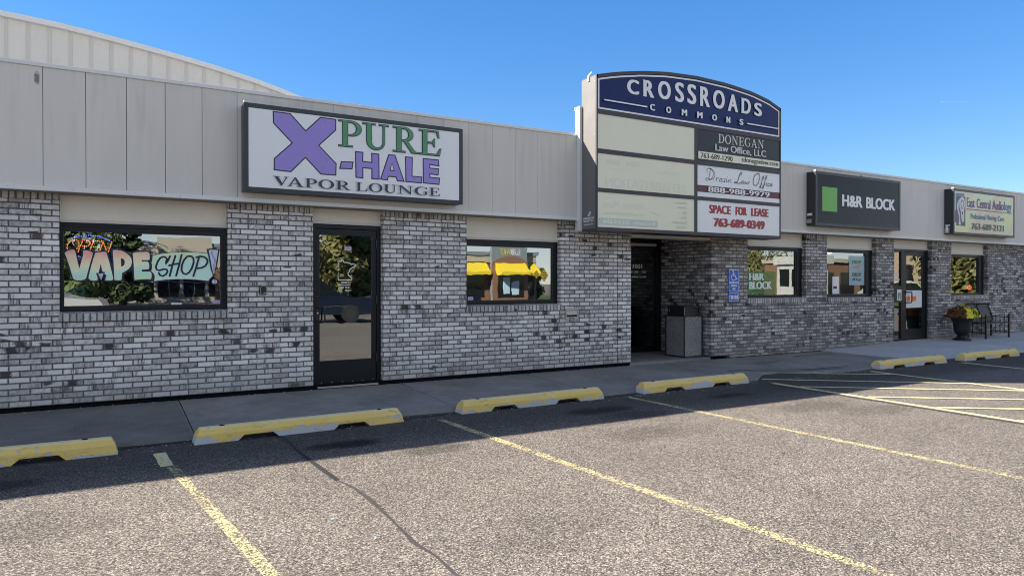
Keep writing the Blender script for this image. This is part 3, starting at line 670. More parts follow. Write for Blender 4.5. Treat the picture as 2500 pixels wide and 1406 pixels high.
RED = [(-0.474,1.889),(-0.477,1.908),(-0.475,1.930),(-0.468,1.948),(-0.456,1.965),(-0.440,1.979),(-0.422,1.990),(-0.402,1.995),(-0.382,1.996),(-0.368,1.986),(-0.360,1.967),(-0.357,1.946),(-0.361,1.927),(-0.369,1.909),(-0.380,1.893),(-0.395,1.878),(-0.358,1.892),(-0.351,1.910),(-0.344,1.927),(-0.338,1.942),(-0.331,1.960),(-0.325,1.977),(-0.319,1.996),(-0.301,1.996),(-0.283,1.994),(-0.263,1.992),(-0.250,1.982),(-0.245,1.964),(-0.250,1.948),(-0.262,1.933),(-0.281,1.924),(-0.300,1.924),(-0.320,1.926),(-0.361,1.874),(-0.366,1.858),(-0.243,1.886),(-0.237,1.904),(-0.231,1.921),(-0.226,1.939),(-0.220,1.957),(-0.215,1.975),(-0.212,1.992),(-0.189,1.991),(-0.169,1.989),(-0.151,1.987),(-0.131,1.986),(-0.212,1.921),(-0.193,1.918),(-0.172,1.919),(-0.149,1.867),(-0.142,1.883),(-0.137,1.900),(-0.131,1.917),(-0.126,1.934),(-0.121,1.952),(-0.117,1.970),(-0.112,1.989),(-0.106,1.971),(-0.101,1.953),(-0.095,1.935),(-0.090,1.917),(-0.084,1.899),(-0.080,1.880),(-0.073,1.864),(-0.065,1.845),(-0.060,1.861),(-0.054,1.874),(-0.047,1.894),(-0.042,1.911),(-0.037,1.929),(-0.032,1.945),(-0.026,1.963),(-0.021,1.981)]
y = g1 - 0.001
m = MB()
for p in (V_, A_, P_, E_): m.layer(expand(p, 0.021), y, 0)
m.layer(expand(bannr_, 0.013), y, 0); m.layer(expand(ex_, 0.018), y, 0); m.disc(1.124, 1.503, 0.042, y, 0)
m.layer([(0.37, 1.86), (0.42, 1.83), (0.44, 1.52), (0.39, 1.49), (0.35, 1.52)], y, 0)
m.layer(expand(bannr_, 0.006), y, 3)
m.layer(bannr_, y, 2)
for p in (V_, A_, P_, E_): m.layer(expand(p, 0.0035), y, 3); m.layer(p, y, 1)
m.layer(Ph_, y, 0)
m.layer(expand(tri_, 0.012), y, 0); m.layer(tri_, y, 4)
for p in (S_, H1_, H2_, H3_, O_, P1_, P2_): m.stroke(p, 0.0225, y, 0)
m.layer(expand(ex_, 0.018), y, 0); m.layer(ex_, y, 4); m.disc(1.124, 1.503, 0.042, y, 0); m.disc(1.124, 1.503, 0.030, y, 4)
m.stroke(exl_, 0.004, y, 0); m.stroke([(a+0.012, c) for a, c in exl_], 0.003, y, 0); m.stroke([(1.128, 1.535), (1.118, 1.51), (1.122, 1.474)], 0.004, y, 0); m.stroke([(1.139, 1.532), (1.128, 1.505), (1.132, 1.474)], 0.003, y, 0)
m.stroke([(-0.140, 1.600), (-0.146, 1.575), (-0.130, 1.55), (-0.132, 1.53)], 0.003, y, 0)
m.build('window_lettering', [M['outline'], M['vape'], M['banner'], M['white'], M['paleblue']], W1)
m = MB(); m.layer([(0.62, 1.214), (0.74, 1.214), (0.74, 1.236), (0.62, 1.236)], y, 0); m.build('sticker', M['paper'], W1)
m = MB(); m.layer([(1.10, 1.225), (1.19, 1.225), (1.19, 1.265), (1.10, 1.265)], y, 0); m.text('ACTION', 1.12, 1.18, 1.237, 1.254, y, 0.001, 1); m.build('sticker', [M['lavender'], M['purple']], W1)
# stickers on the second window: two diamonds and a lavender tag
y = g2 - 0.001
def diamond(pts):
    m = MB(); m.layer(pts, y, 0); cx = sum(p[0] for p in pts)/4; cz = sum(p[1] for p in pts)/4; h = pts[1][1]-pts[3][1]
    m.layer([(cx+(p[0]-cx)*.93, cz+(p[1]-cz)*.93) for p in pts], y, 1); m.layer([(cx+(p[0]-cx)*.87, cz+(p[1]-cz)*.87) for p in pts], y, 0)
    rq = random.Random(int(cx*100))
    for dz, wd in ((0.17, 0.12), (0.0, 0.20), (-0.17, 0.13)):      # three short lines of print, too small to read in the photograph
        x = cx - wd*h
        while x < cx + wd*h:
            w = rq.uniform(0.012, 0.03)*h/0.2; m.layer([(x, cz+dz*h-0.035*h), (x+w, cz+dz*h-0.035*h), (x+w, cz+dz*h+0.035*h), (x, cz+dz*h+0.035*h)], y, 1); x += w+0.006
    m.build('diamond_sticker', [M['amber'], M['inkblack']], W2)
diamond([(5.962, 1.628), (6.019, 1.698), (6.076, 1.628), (6.019, 1.557)]); diamond([(6.093, 1.612), (6.172, 1.726), (6.252, 1.612), (6.169, 1.501)])
m = MB(); m.layer([(4.764, 1.220), (4.855, 1.220), (4.855, 1.272), (4.764, 1.272)], y, 0); m.text('ACTION', 4.785, 4.84, 1.236, 1.256, y, 0.001, 1); m.build('sticker', [M['lavender'], M['purple']], W2)

# glazed door of the vapor shop
dm = MB(); dm.box(2.354, 2.412, 0.095, 0.20, 0.035, 2.302); dm.box(3.285, 3.343, 0.095, 0.20, 0.035, 2.302); dm.box(2.412, 3.285, 0.095, 0.20, 2.244, 2.302)
door = dm.build('door', M['black'], bld, bevel=0.003)
BASE[door] = Vector((0, 0, 0))
lf = MB(); lf.box(2.416, 2.470, 0.112, 0.160, 0.075, 2.240); lf.box(3.214, 3.281, 0.112, 0.160, 0.075, 2.240); lf.box(2.470, 3.214, 0.112, 0.160, 0.075, 0.388); lf.box(2.470, 3.214, 0.112, 0.160, 2.152, 2.240)
lf.box(2.470, 3.214, 0.118, 0.150, 0.388, 0.402)
lf.build('door_leaf', M['black'], door, bevel=0.003)
p = MB(); p.face([(2.465, 0.128, 0.39), (3.219, 0.128, 0.39), (3.219, 0.128, 2.16), (2.465, 0.128, 2.16)]); p.build('pane', M['glass'], door)
h = MB(); h.tube([(2.436, 0.112, 1.15), (2.436, 0.055, 1.15)], 0.010); h.tube([(2.436, 0.112, 0.955), (2.436, 0.055, 0.955)], 0.010)
h.tube([(2.436, 0.055, 1.15), (2.505, 0.048, 1.15), (2.522, 0.048, 1.13), (2.522, 0.048, 0.975), (2.505, 0.048, 0.955), (2.436, 0.055, 0.955)], 0.0125)
h.box(2.418, 2.456, 0.104, 0.113, 0.93, 1.17); h.build('door_handle', M['black_mat'], door, smooth=False)
h = MB(); h.cyl((2.438, 0.111, 1.07), (2.438, 0.098, 1.07), 0.013, n=14); h.cyl((2.438, 0.111, 1.30), (2.438, 0.100, 1.30), 0.017, n=14, m=1); h.build('lock_cylinder', [M['chrome'], M['black_mat']], door)
h = MB()
for z in (0.42, 1.25, 2.05): h.cyl((3.283, 0.098, z-0.06), (3.283, 0.098, z+0.06), 0.009, n=8)
h.build('hinge', M['cab'], door)
h = MB(); h.box(2.416, 3.281, 0.02, 0.16, 0.035, 0.058); h.build('threshold', M['steel'], door)
h = MB()
for k in range(6): h.cyl((2.49+k*0.148, 0.113, 0.098), (2.49+k*0.148, 0.107, 0.098), 0.0085, n=8)
h.build('kick_screws', M['chrome'], door)
STATE = [(2.728,1.791),(2.779,1.792),(2.784,1.810),(2.800,1.811),(2.810,1.783),(2.835,1.774),(2.854,1.779),(2.877,1.766),(2.896,1.770),(2.920,1.748),(2.944,1.757),(2.982,1.748),(2.991,1.736),(2.972,1.725),(2.925,1.696),(2.891,1.668),(2.896,1.645),(2.873,1.631),(2.877,1.598),(2.910,1.571),(2.929,1.552),(2.929,1.529),(2.737,1.528),(2.734,1.556)]
m = MB(); y = 0.127
m.stroke(STATE, 0.0135, y, 0)
m.text('Pure  X • Hale', 2.723, 2.746, 1.572, 1.775, y, 0.0012, 0, vert=True)
m.text('HOURS', 2.775, 2.858, 1.478, 1.501, y, 0.0018); m.stroke([(2.727, 1.457), (2.904, 1.457)], 0.008, y)
m.text('M-Sat', 2.737, 2.815, 1.412, 1.436, y, 0.0018); m.text('10-8', 2.835, 2.891, 1.412, 1.436, y, 0.0018)
m.text('Sun', 2.735, 2.788, 1.368, 1.392, y, 0.0018); m.text('10-7', 2.835, 2.891, 1.368, 1.392, y, 0.0018)
m.build('door_lettering', M['white'], door)
m = MB(); m.layer([(2.823, 1.950), (2.923, 1.950), (2.923, 1.999), (2.823, 1.999)], y, 0); m.text('ACTION', 2.845, 2.905, 1.966, 1.984, y, 0.001, 1); m.build('sticker', [M['lavender'], M['purple']], door)

# recessed common entrance: dark door with the street number
dm = MB(); dm.box(7.918, 7.99, 1.40, 1.50, 0.075, 2.46); dm.box(9.76, 9.882, 1.40, 1.50, 0.075, 2.46); dm.box(7.99, 9.76, 1.40, 1.50, 2.245, 2.30, 1); dm.box(7.99, 9.76, 1.40, 1.5, 2.30, 2.46)
dm.box(7.99, 9.76, 1.43, 1.45, 0.075, 0.20); dm.box(9.70, 9.76, 1.425, 1.45, 0.2, 2.245); dm.box(8.82, 8.90, 1.425, 1.45, 0.2, 2.245)
dm.box(7.918, 9.882, 0.25, 1.5, 2.46, 2.50)
en = dm.build('entrance_door', [M['black'], M['lip']], bld, bevel=0.003)
p = MB(); p.face([(7.99, 1.436, 0.2), (9.70, 1.436, 0.2), (9.70, 1.436, 2.245), (7.99, 1.436, 2.245)]); p.build('pane', M['glass_door'], en)
m = MB(); m.text('1001', 9.154, 9.403, 1.783, 1.872, 1.434, 0.005); m.text('SUITES 100 - 105', 8.90, 9.50, 1.690, 1.740, 1.434, 0.003); m.text('1-50 Lower Level', 8.93, 9.505, 1.595, 1.645, 1.434, 0.003)
m.build('door_lettering', M['silver'], en)
h = MB(); h.tube([(8.98, 1.43, 1.0), (8.98, 1.37, 1.0), (8.98, 1.37, 1.25), (8.98, 1.43, 1.25)], 0.012); h.build('door_handle', M['steel'], en)

# far glazed door with a side light
dm = MB(); dm.box(15.799, 15.975, 0.095, 0.20, 0.06, 2.294); dm.box(16.265, 16.41, 0.095, 0.20, 0.06, 2.294); dm.box(17.32, 17.379, 0.095, 0.20, 0.06, 2.294); dm.box(15.975, 16.265, 0.095, 0.20, 2.235, 2.294); dm.box(16.41, 17.32, 0.095, 0.2, 2.235, 2.294); dm.box(15.975, 16.265, 0.095, 0.2, 0.06, 0.16); dm.box(15.975, 16.265, 0.095, 0.2, 1.02, 1.42)
d2 = dm.build('side_light_door', M['black'], bld, bevel=0.003)
lf = MB(); lf.box(16.414, 16.497, 0.112, 0.160, 0.11, 2.23); lf.box(17.187, 17.316, 0.112, 0.160, 0.11, 2.23); lf.box(16.497, 17.187, 0.112, 0.160, 0.11, 0.385); lf.box(16.497, 17.187, 0.112, 0.160, 2.145, 2.23); lf.box(17.225, 17.232, 0.102, 0.113, 0.4, 2.14)
lf.build('door_leaf', M['black'], d2, bevel=0.003)
p = MB(); p.face([(16.49, 0.128, 0.38), (17.195, 0.128, 0.38), (17.195, 0.128, 2.15), (16.49, 0.128, 2.15)]); p.face([(15.97, 0.128, 0.155), (16.27, 0.128, 0.155), (16.27, 0.128, 2.24), (15.97, 0.128, 2.24)]); p.build('pane', M['glass'], d2)
h = MB(); h.tube([(16.452, 0.112, 1.27), (16.452, 0.045, 1.27), (16.60, 0.045, 1.27), (16.62, 0.045, 1.25), (16.62, 0.045, 1.04), (16.60, 0.045, 1.02), (16.452, 0.045, 1.02), (16.452, 0.112, 1.02)], 0.013); h.build('door_handle', M['black_mat'], d2)
h = MB(); h.cyl((16.455, 0.111, 1.17), (16.455, 0.098, 1.17), 0.013, n=12); h.build('lock_cylinder', M['chrome'], d2)
m = MB(); m.text('1001', 15.93, 16.215, 1.625, 1.72, 0.127, 0.004); m.text('SUITE', 16.02, 16.26, 1.545, 1.585, 0.127, 0.003); m.build('door_lettering', M['white'], d2)
m = MB(); m.box(16.085, 16.262, 0.088, 0.094, 1.075, 1.335, 0); m.box(16.115, 16.235, 0.085, 0.0885, 1.10, 1.255, 1); m.layer([(16.15, 1.10), (16.20, 1.10), (16.185, 1.20), (16.165, 1.20)], 0.0845, 2); m.build('door_notice', [M['paper'], M['dkwin'], M['silver']], d2)

# left-hand barrel-roofed metal hall rising behind the fascia
sh = thing('metal_hall', (-4.0, 8.0, 0.0), 'pale ribbed metal hall with a curved roof rising behind the beige fascia', 'building')
def roofz(x): 
    P = [(-30, 5.6), (-22, 6.9), (-14, 7.4), (-8, 7.42), (-4.5, 7.20), (-2.0, 6.945), (-0.85, 6.868), (0.187, 6.740), (1.1, 6.615), (2.022, 6.468), (3.12, 6.250), (3.9, 6.04), (5.2, 5.60), (7.0, 4.85)]
    for (a, za), (b_, zb) in zip(P[:-1], P[1:]):
        if a <= x <= b_: return za+(zb-za)*(x-a)/(b_-a)
    return P[-1][1]
xs = [-14+0.5*k for k in range(43)]
w = MB(); w.prism([(xs[0], 0.0)] + [(x, roofz(x)+0.02) for x in xs] [0:0] + [(xs[-1], 0.0)] + [(x, roofz(x)) for x in reversed(xs)], 8.0, 8.2); w.build('wall', M['shed'], sh)
w = MB(); x = -14+0.13
while x < 6.9:
    zt = min(roofz(x-0.03), roofz(x+0.03)); w.box(x-0.028, x+0.028, 7.985, 7.999, 3.0, zt); x += 0.374
w.build('wall_ribs', M['shedrib'], sh)
w = MB()
for a, b_ in zip(xs[:-1], xs[1:]):
    za, zb = roofz(a), roofz(b_)
    for y0, y1, lo, hi in ((7.90, 8.0, -0.012, 0.098), (8.0, 30.0, 0.04, 0.098)):
        q = [(a, y0, za+lo), (b_, y0, zb+lo), (b_, y1, zb+lo), (a, y1, za+lo), (a, y0, za+hi), (b_, y0, zb+hi), (b_, y1, zb+hi), (a, y1, za+hi)]; i = len(w.v); w.v += q
        for f in ((0,3,2,1),(4,5,6,7),(0,1,5,4),(2,3,7,6)): w.f.append(tuple(i+k for k in f)); w.m.append(0)
w.build('roof', M['trim'], sh)
# ------------------------------------------------------------------ serif capitals drawn as cut-out pieces in a unit-high box
def arc(cx, cy, rx, ry, a0, a1, n=14): return [(cx+rx*math.cos(R(a0+(a1-a0)*k/n)), cy+ry*math.sin(R(a0+(a1-a0)*k/n))) for k in range(n+1)]
def rect(x0, y0, x1, y1): return [(x0, y0), (x1, y0), (x1, y1), (x0, y1)]
def ring(cx, cy, ro, rO, ix, iy, ri, rI, a0, a1, n=16): return arc(cx, cy, ro, rO, a0, a1, n) + arc(ix, iy, ri, rI, a1, a0, n)
S_H = 0.055
def foot(x0, x1, y): return [(x0, y), (x1, y), (x1, y+S_H), (x0, y+S_H)]
SERIF = {
 'P': (0.88, [rect(0.17, 0.03, 0.36, 0.97), foot(0.02, 0.54, 0.0), foot(0.02, 0.36, 1-S_H), rect(0.34, 0.93, 0.50, 1.0), rect(0.34, 0.42, 0.50, 0.48), ring(0.48, 0.71, 0.40, 0.29, 0.46, 0.71, 0.22, 0.225, -90, 90)]),
 'R': (1.05, [rect(0.17, 0.03, 0.36, 0.97), foot(0.02, 0.52, 0.0), foot(0.02, 0.36, 1-S_H), rect(0.34, 0.93, 0.50, 1.0), rect(0.34, 0.44, 0.52, 0.50), ring(0.48, 0.72, 0.36, 0.28, 0.46, 0.72, 0.19, 0.215, -90, 90), [(0.44, 0.46), (0.60, 0.47), (0.92, 0.07), (1.06, 0.035), (1.06, 0.0), (0.78, 0.0)]]),
 'U': (1.02, [rect(0.15, 0.30, 0.34, 0.97), rect(0.78, 0.30, 0.86, 0.97), foot(0.0, 0.49, 1-S_H), foot(0.63, 1.01, 1-S_H), ring(0.505, 0.32, 0.355, 0.33, 0.56, 0.32, 0.22, 0.245, 180, 360)]),
 'E': (0.92, [rect(0.16, 0.03, 0.35, 0.97), foot(0.02, 0.35, 0.0), foot(0.02, 0.35, 1-S_H), rect(0.33, 1-S_H, 0.82, 1.0), rect(0.33, 0.0, 0.86, S_H), rect(0.33, 0.475, 0.62, 0.53), [(0.72, 0.95), (0.82, 0.97), (0.84, 0.72), (0.79, 0.72)], [(0.74, 0.045), (0.86, 0.02), (0.92, 0.29), (0.87, 0.29)], [(0.55, 0.50), (0.63, 0.34), (0.66, 0.34), (0.66, 0.67), (0.63, 0.67)]]),
 'V': (1.06, [[(0.10, 0.97), (0.33, 0.97), (0.63, 0.24), (0.52, 0.0)], [(0.52, 0.0), (0.56, 0.13), (0.86, 0.97), (0.95, 0.97), (0.57, 0.0)], foot(0.0, 0.46, 1-S_H), foot(0.72, 1.06, 1-S_H)]),
 'A': (1.10, [[(0.46, 1.0), (0.58, 1.0), (1.00, 0.03), (0.76, 0.03)], [(0.10, 0.03), (0.19, 0.03), (0.52, 0.86), (0.47, 0.98)], rect(0.28, 0.30, 0.72, 0.355), foot(0.0, 0.34, 0.0), foot(0.62, 1.10, 0.0)]),
 'O': (1.06, [ring(0.53, 0.5, 0.53, 0.52, 0.53, 0.5, 0.325, 0.455, 0, 180, 20), ring(0.53, 0.5, 0.53, 0.52, 0.53, 0.5, 0.325, 0.455, 180, 360, 20)]),
 'L': (0.92, [rect(0.16, 0.03, 0.35, 0.97), foot(0.02, 0.50, 1-S_H), foot(0.02, 0.35, 0.0), rect(0.33, 0.0, 0.84, S_H), [(0.72, 0.04), (0.84, 0.02), (0.91, 0.36), (0.86, 0.36)]]),
 'N': (1.12, [rect(0.17, 0.03, 0.25, 0.97), rect(0.88, 0.0, 0.955, 0.97), [(0.10, 0.97), (0.33, 0.97), (0.955, 0.16), (0.955, 0.0), (0.88, 0.0)], foot(0.02, 0.40, 0.0), foot(0.0, 0.30, 1-S_H), foot(0.72, 1.12, 1-S_H)]),
 'G': (1.08, [ring(0.55, 0.5, 0.55, 0.52, 0.60, 0.5, 0.37, 0.455, 42, 200, 18), ring(0.55, 0.5, 0.55, 0.52, 0.60, 0.5, 0.37, 0.455, 200, 315, 14), rect(0.80, 0.10, 0.97, 0.44), foot(0.66, 1.08, 0.40), [(0.89, 0.98), (0.94, 0.98), (0.96, 0.70), (0.92, 0.70), (0.84, 0.84)]]),
 'D': (1.04, [rect(0.16, 0.03, 0.35, 0.97), foot(0.02, 0.50, 0.0), foot(0.02, 0.50, 1-S_H), ring(0.48, 0.5, 0.55, 0.5, 0.46, 0.5, 0.36, 0.445, -90, 90, 20)]),
}
def serif(mb, ch, x0, x1, z0, z1, y, m=0, grow=0.0):
    w, pcs = SERIF[ch]
    for p in pcs:
        q = [(x0+a/w*(x1-x0), z0+b*(z1-z0)) for a, b in p]
        mb.layer(expand(q, grow) if grow else q, y, m)
def seriftext(mb, s, x0, x1, z0, z1, y, m=0, gap=0.04, space=0.45, grow=0.0):
    tot = sum((SERIF[c][0] if c != ' ' else space)+gap for c in s)-gap; k = (x1-x0)/tot; x = x0
    for c in s:
        w = SERIF[c][0] if c != ' ' else space
        if c != ' ': serif(mb, c, x, x+w*k, z0, z1, y, m, grow)
        x += (w+gap)*k

def cabinet(name, label, group, x0, x1, z0, z1, yf, yb, fr, mcab, mface, taper=0.0):
    """light-box sign on the fascia: cabinet with a lipped frame and a recessed face"""
    t = thing(name, ((x0+x1)/2, yb, z0), label, 'sign', group)
    c = MB(); c.box(x0, x1, yf+0.012, yb, z0, z1)
    c.box(x0-0.006, x0+fr, yf, yf+0.03, z0-0.006, z1+0.006); c.box(x1-fr, x1+0.006, yf, yf+0.03, z0-0.006, z1+0.006)
    c.box(x0+fr, x1-fr, yf, yf+0.03, z0-0.006, z0+fr); c.box(x0+fr, x1-fr, yf, yf+0.03, z1-fr, z1+0.006)
    c.build('cabinet', mcab, t, bevel=0.004)
    f = MB(); f.box(x0+fr-0.002, x1-fr+0.002, yf+0.006, yf+0.0115, z0+fr-0.002, z1-fr+0.002); f.build('sign_face', mface, t)
    return t, yf+0.0055

# --- vapor shop sign
G = 'light-box signs on the fascia'
t, y = cabinet('shop_sign', 'white light-box sign with a big lilac X and green serif lettering', G, 1.405, 4.408, 2.633, 3.722, -0.420, -0.200, 0.052, M['cab'], M['sheetw'])
X_ = [(1.755,3.651),(1.962,3.65),(2.158,3.45),(2.35,3.649),(2.549,3.645),(2.547,3.505),(2.324,3.282),(2.553,3.061),(2.548,2.912),(2.354,2.911),(2.154,3.111),(1.969,2.911),(1.765,2.919),(1.767,3.059),(1.989,3.279),(1.758,3.509)]
DA = [(2.625,3.093),(2.781,3.103),(2.767,3.014),(2.605,3.006)]
HH = [(2.818,3.247),(2.918,3.246),(2.912,3.125),(3.044,3.12),(3.041,3.244),(3.14,3.242),(3.144,2.904),(3.044,2.904),(3.044,3.04),(2.915,3.041),(2.917,2.903),(2.823,2.906)]
AA = [(3.284,3.248),(3.373,3.249),(3.505,2.9),(3.409,2.901),(3.389,2.953),(3.276,2.954),(3.261,2.901),(3.168,2.907)]
Ah = [(3.33,3.137),(3.362,3.034),(3.3,3.037)]
LL = [(3.529,3.242),(3.629,3.241),(3.623,2.979),(3.771,2.979),(3.768,2.897),(3.534,2.901)]
EE = [(3.793,3.241),(4.026,3.242),(4.035,3.159),(3.893,3.168),(3.895,3.115),(4.026,3.116),(4.022,3.031),(3.893,3.036),(3.895,2.985),(4.044,2.984),(4.035,2.896),(3.797,2.9)]
y -= 0.0006
m = MB()
for p in (X_, DA, HH, AA, LL, EE): m.layer(expand(p, 0.0085), y, 0)
for p in (X_, DA, HH, AA, LL, EE): m.layer(expand(p, -0.0065), y, 1)
m.layer(expand(Ah, 0.006), y, 0); m.layer(expand(Ah, -0.008), y, 3)
PU = (('P', 2.579, 2.899), ('U', 2.913, 3.284), ('R', 3.335, 3.716), ('E', 3.719, 4.065))
for c, a, b_ in PU: serif(m, c, a, b_, 3.300, 3.650, y, 0, 0.0055)
for c, a, b_ in PU: serif(m, c, a, b_, 3.300, 3.650, y, 2, -0.0035)
for c, a, b_ in (('V', 1.747, 1.945), ('A', 1.922, 2.130), ('P', 2.137, 2.298), ('O', 2.318, 2.522), ('R', 2.535, 2.745), ('L', 2.806, 2.980), ('O', 2.992, 3.186), ('U', 3.195, 3.392), ('N', 3.401, 3.634), ('G', 3.653, 3.862), ('E', 3.871, 4.041)):
    serif(m, c, a, b_, 2.721, 2.838, y, 4)
m.build('sign_lettering', [M['outline'], M['purple'], M['green'], M['sheetw'], M['inkslate']], t)
m = MB(); m.box(1.401, 1.412, -0.418, -0.380, 3.728, 3.752); m.build('corner_tab', M['white'], t)

# --- black sign with the lime square
t, y = cabinet('shop_sign', 'glossy black light-box sign with a lime green square and white lettering', G, 12.392, 15.346, 2.668, 3.768, -0.420, -0.200, 0.055, M['cab'], M['hrface'])
m = MB(); m.layer([(12.605, 2.969), (13.094, 2.969), (13.094, 3.468), (12.605, 3.468)], y, 0)
m.text('H&R', 13.257, 13.955, 3.10, 3.345, y, 0.017, 1, boldz=0.006); m.text('BLOCK', 14.08, 15.145, 3.10, 3.345, y, 0.017, 1, boldz=0.006)
m.build('sign_lettering', [M['hrgreen'], M['white']], t)
m = MB(); m.box(12.380, 12.391, -0.34, -0.23, 2.87, 2.92, 1); m.box(12.372, 12.391, -0.33, -0.22, 2.72, 2.80, 0); m.build('service_switch', [M['steel'], M['paper']], t)
m = MB(); m.box(12.388, 12.402, -0.419, -0.375, 3.772, 3.80); m.cyl((13.92, -0.40, 3.774), (13.92, -0.40, 3.805), 0.016, n=8, m=1); m.build('corner_tab', [M['white'], M['cab']], t)

# --- pastel sign with the ear
t, y = cabinet('shop_sign', 'pastel cream light-box sign with a drawn ear and a phone number', G, 17.545, 20.478, 2.676, 3.766, -0.420, -0.200, 0.050, M['cab'], M['ecface'])
m = MB(); m.layer(rect(17.636, 3.15, 18.035, 3.672), y, 1); m.layer(rect(17.612, 2.955, 17.70, 3.25), y, 0)
m.layer(rect(17.676, 2.882, 18.084, 3.593), y, 2)
EAR1 = [(17.842,3.550),(17.769,3.490),(17.711,3.407),(17.697,3.327),(17.742,3.234),(17.787,3.125),(17.803,3.014),(17.774,2.902),(17.877,2.906),(17.847,3.032),(17.831,3.159),(17.770,3.315),(17.784,3.443),(17.857,3.527)]
EAR2 = [(17.916,3.594),(17.842,3.542),(17.799,3.444),(17.814,3.333),(17.875,3.225),(17.890,3.114),(17.921,3.004),(17.966,2.966),(18.025,3.008),(18.033,3.121),(18.023,3.265),(18.066,3.427),(18.035,3.538),(17.975,3.590)]
EAR3 = [(17.916,3.515),(17.864,3.416),(17.888,3.321),(17.933,3.276),(17.977,3.326),(18.021,3.425),(17.991,3.503)]
EAR4 = [(17.934,3.236),(17.919,3.179),(17.949,3.133),(17.973,3.182),(17.972,3.233)]
m.layer(EAR1, y, 3); m.layer(EAR2, y, 3); m.layer(EAR3, y, 2); m.layer(expand(EAR3, -0.022), y, 3); m.layer(EAR4, y, 2)
m.text('East', 18.140, 18.520, 3.355, 3.590, y, 0.010, 0); m.text('Central', 18.600, 19.270, 3.355, 3.590, y, 0.010, 0); m.text('Audio', 19.350, 19.930, 3.355, 3.590, y, 0.010, 0); m.text('logy', 19.945, 20.325, 3.290, 3.590, y, 0.010, 1)
m.layer(rect(18.125, 3.297, 19.85, 3.315), y, 0); m.layer(rect(19.85, 3.297, 20.335, 3.315), y, 1)
m.text('Professional', 18.324, 19.020, 3.075, 3.210, y, 0.006, 5); m.text('Hearing', 19.085, 19.560, 3.045, 3.210, y, 0.006, 5); m.text('Care', 19.625, 19.950, 3.075, 3.205, y, 0.006, 5)
m.text('763-689-2121', 18.357, 19.935, 2.815, 2.970, y, 0.013, 4)
m.build('sign_lettering', [M['ecinkp'], M['ecinkb'], M['earbg'], M['earwhite'], M['ecgrey'], M['ecinkb']], t)
m = MB(); m.box(17.533, 17.544, -0.34, -0.23, 2.87, 2.90, 1); m.box(17.525, 17.544, -0.33, -0.22, 2.70, 2.83, 0); m.box(17.521, 17.526, -0.30, -0.25, 2.73, 2.86, 1); m.build('service_switch', [M['steel'], M['paper']], t)
m = MB(); m.box(17.541, 17.556, -0.419, -0.372, 3.770, 3.797); m.cyl((18.87, -0.40, 3.772), (18.87, -0.40, 3.80), 0.016, n=8, m=1); m.build('corner_tab', [M['white'], M['cab']], t)

# --- tall directory sign over the entrance, on its own boxed-out backing
q = 0.98876
def cr(x, z): return (x*q, 1.481+(z-1.481)*q)
def cx(x): return x*q
def cz(z): return 1.481+(z-1.481)*q
t = thing('directory_sign', (8.8, -0.2, cz(2.335)), 'tall arched grey directory sign with navy header and six panels over the entrance', 'sign')
YF, YB = -0.690, -0.285
bx = MB(); bx.box(6.600, 11.10, -0.290, -0.150, 2.335, 4.325); bx.box(6.590, 11.11, -0.300, -0.14, 4.325, 4.372); bx.box(6.588, 6.601, -0.298, -0.205, 2.335, 4.325); bx.build('backing_box', M['trim'], t, bevel=0.004)
AR = [cr(*p) for p in ((6.735, 4.830), (7.10, 4.925), (7.64, 5.026), (8.206, 5.095), (8.90, 5.130), (9.643, 5.112), (10.314, 5.051), (10.782, 4.958), (11.150, 4.840))]
zb = cz(2.335); xl, xr = 6.640, 10.990
AR[0] = (xl, AR[0][1]); AR[-1] = (xr, AR[-1][1])
def arch(x):
    for (a, za), (b_, z_) in zip(AR[:-1], AR[1:]):
        if a <= x <= b_: return za+(z_-za)*(x-a)/(b_-a)
    return AR[0][1] if x < xl else AR[-1][1]
body = [(xl, zb), (xr, zb)] + AR[::-1]
c = MB(); c.prism(body, YF+0.03, YB, 0); c.build('cabinet', M['crside'], t, bevel=0.004)
# frame: arched rim, mullion and rails, standing proud of the faces
fr = MB()
rim = 0.052
inner = [(xl+0.038, cz(4.276)-0.055), (xr-0.030, cz(4.276)-0.055)]
n = 26
for k in range(n):
    a = xl+(xr-xl)*k/n; b_ = xl+(xr-xl)*(k+1)/n
    fr.v += [(a, YF, arch(a)-rim), (b_, YF, arch(b_)-rim), (b_, YF, arch(b_)), (a, YF, arch(a)), (a, YF+0.031, arch(a)-rim), (b_, YF+0.031, arch(b_)-rim), (b_, YF+0.031, arch(b_)), (a, YF+0.031, arch(a))]
    i = len(fr.v)-8
    for f in ((0,1,2,3),(3,2,6,7),(1,0,4,5)): fr.f.append(tuple(i+j for j in f)); fr.m.append(0)
def fbox(x0, x1, z0, z1): fr.box(x0, x1, YF, YF+0.031, z0, z1)
fbox(xl-0.004, cx(6.735), zb-0.004, arch(xl)-0.0); fbox(cx(11.095), xr+0.004, zb-0.004, arch(xr))
L0, L1, R0, R1 = cx(6.735), cx(8.868), cx(8.925), cx(11.095)
L1 = cx(8.860)
rails = ((zb-0.004, cz(2.388)), (cz(2.953), cz(3.018)), (cz(3.575), cz(3.648)), (cz(4.208), cz(4.276)))
for a, b_ in rails: fbox(L0, R1, a, b_)
for a, b_ in zip(rails[:-1], rails[1:]): fbox(L1, R0, a[1], b_[0])
fr.build('frame', M['crcab'], t)
ft = MB(); ft.box(xl-0.003, xr+0.003, YF+0.031, YB, zb-0.004, zb+0.03); ft.build('bottom_edge', M['crcab'], t)
yp = YF+0.012
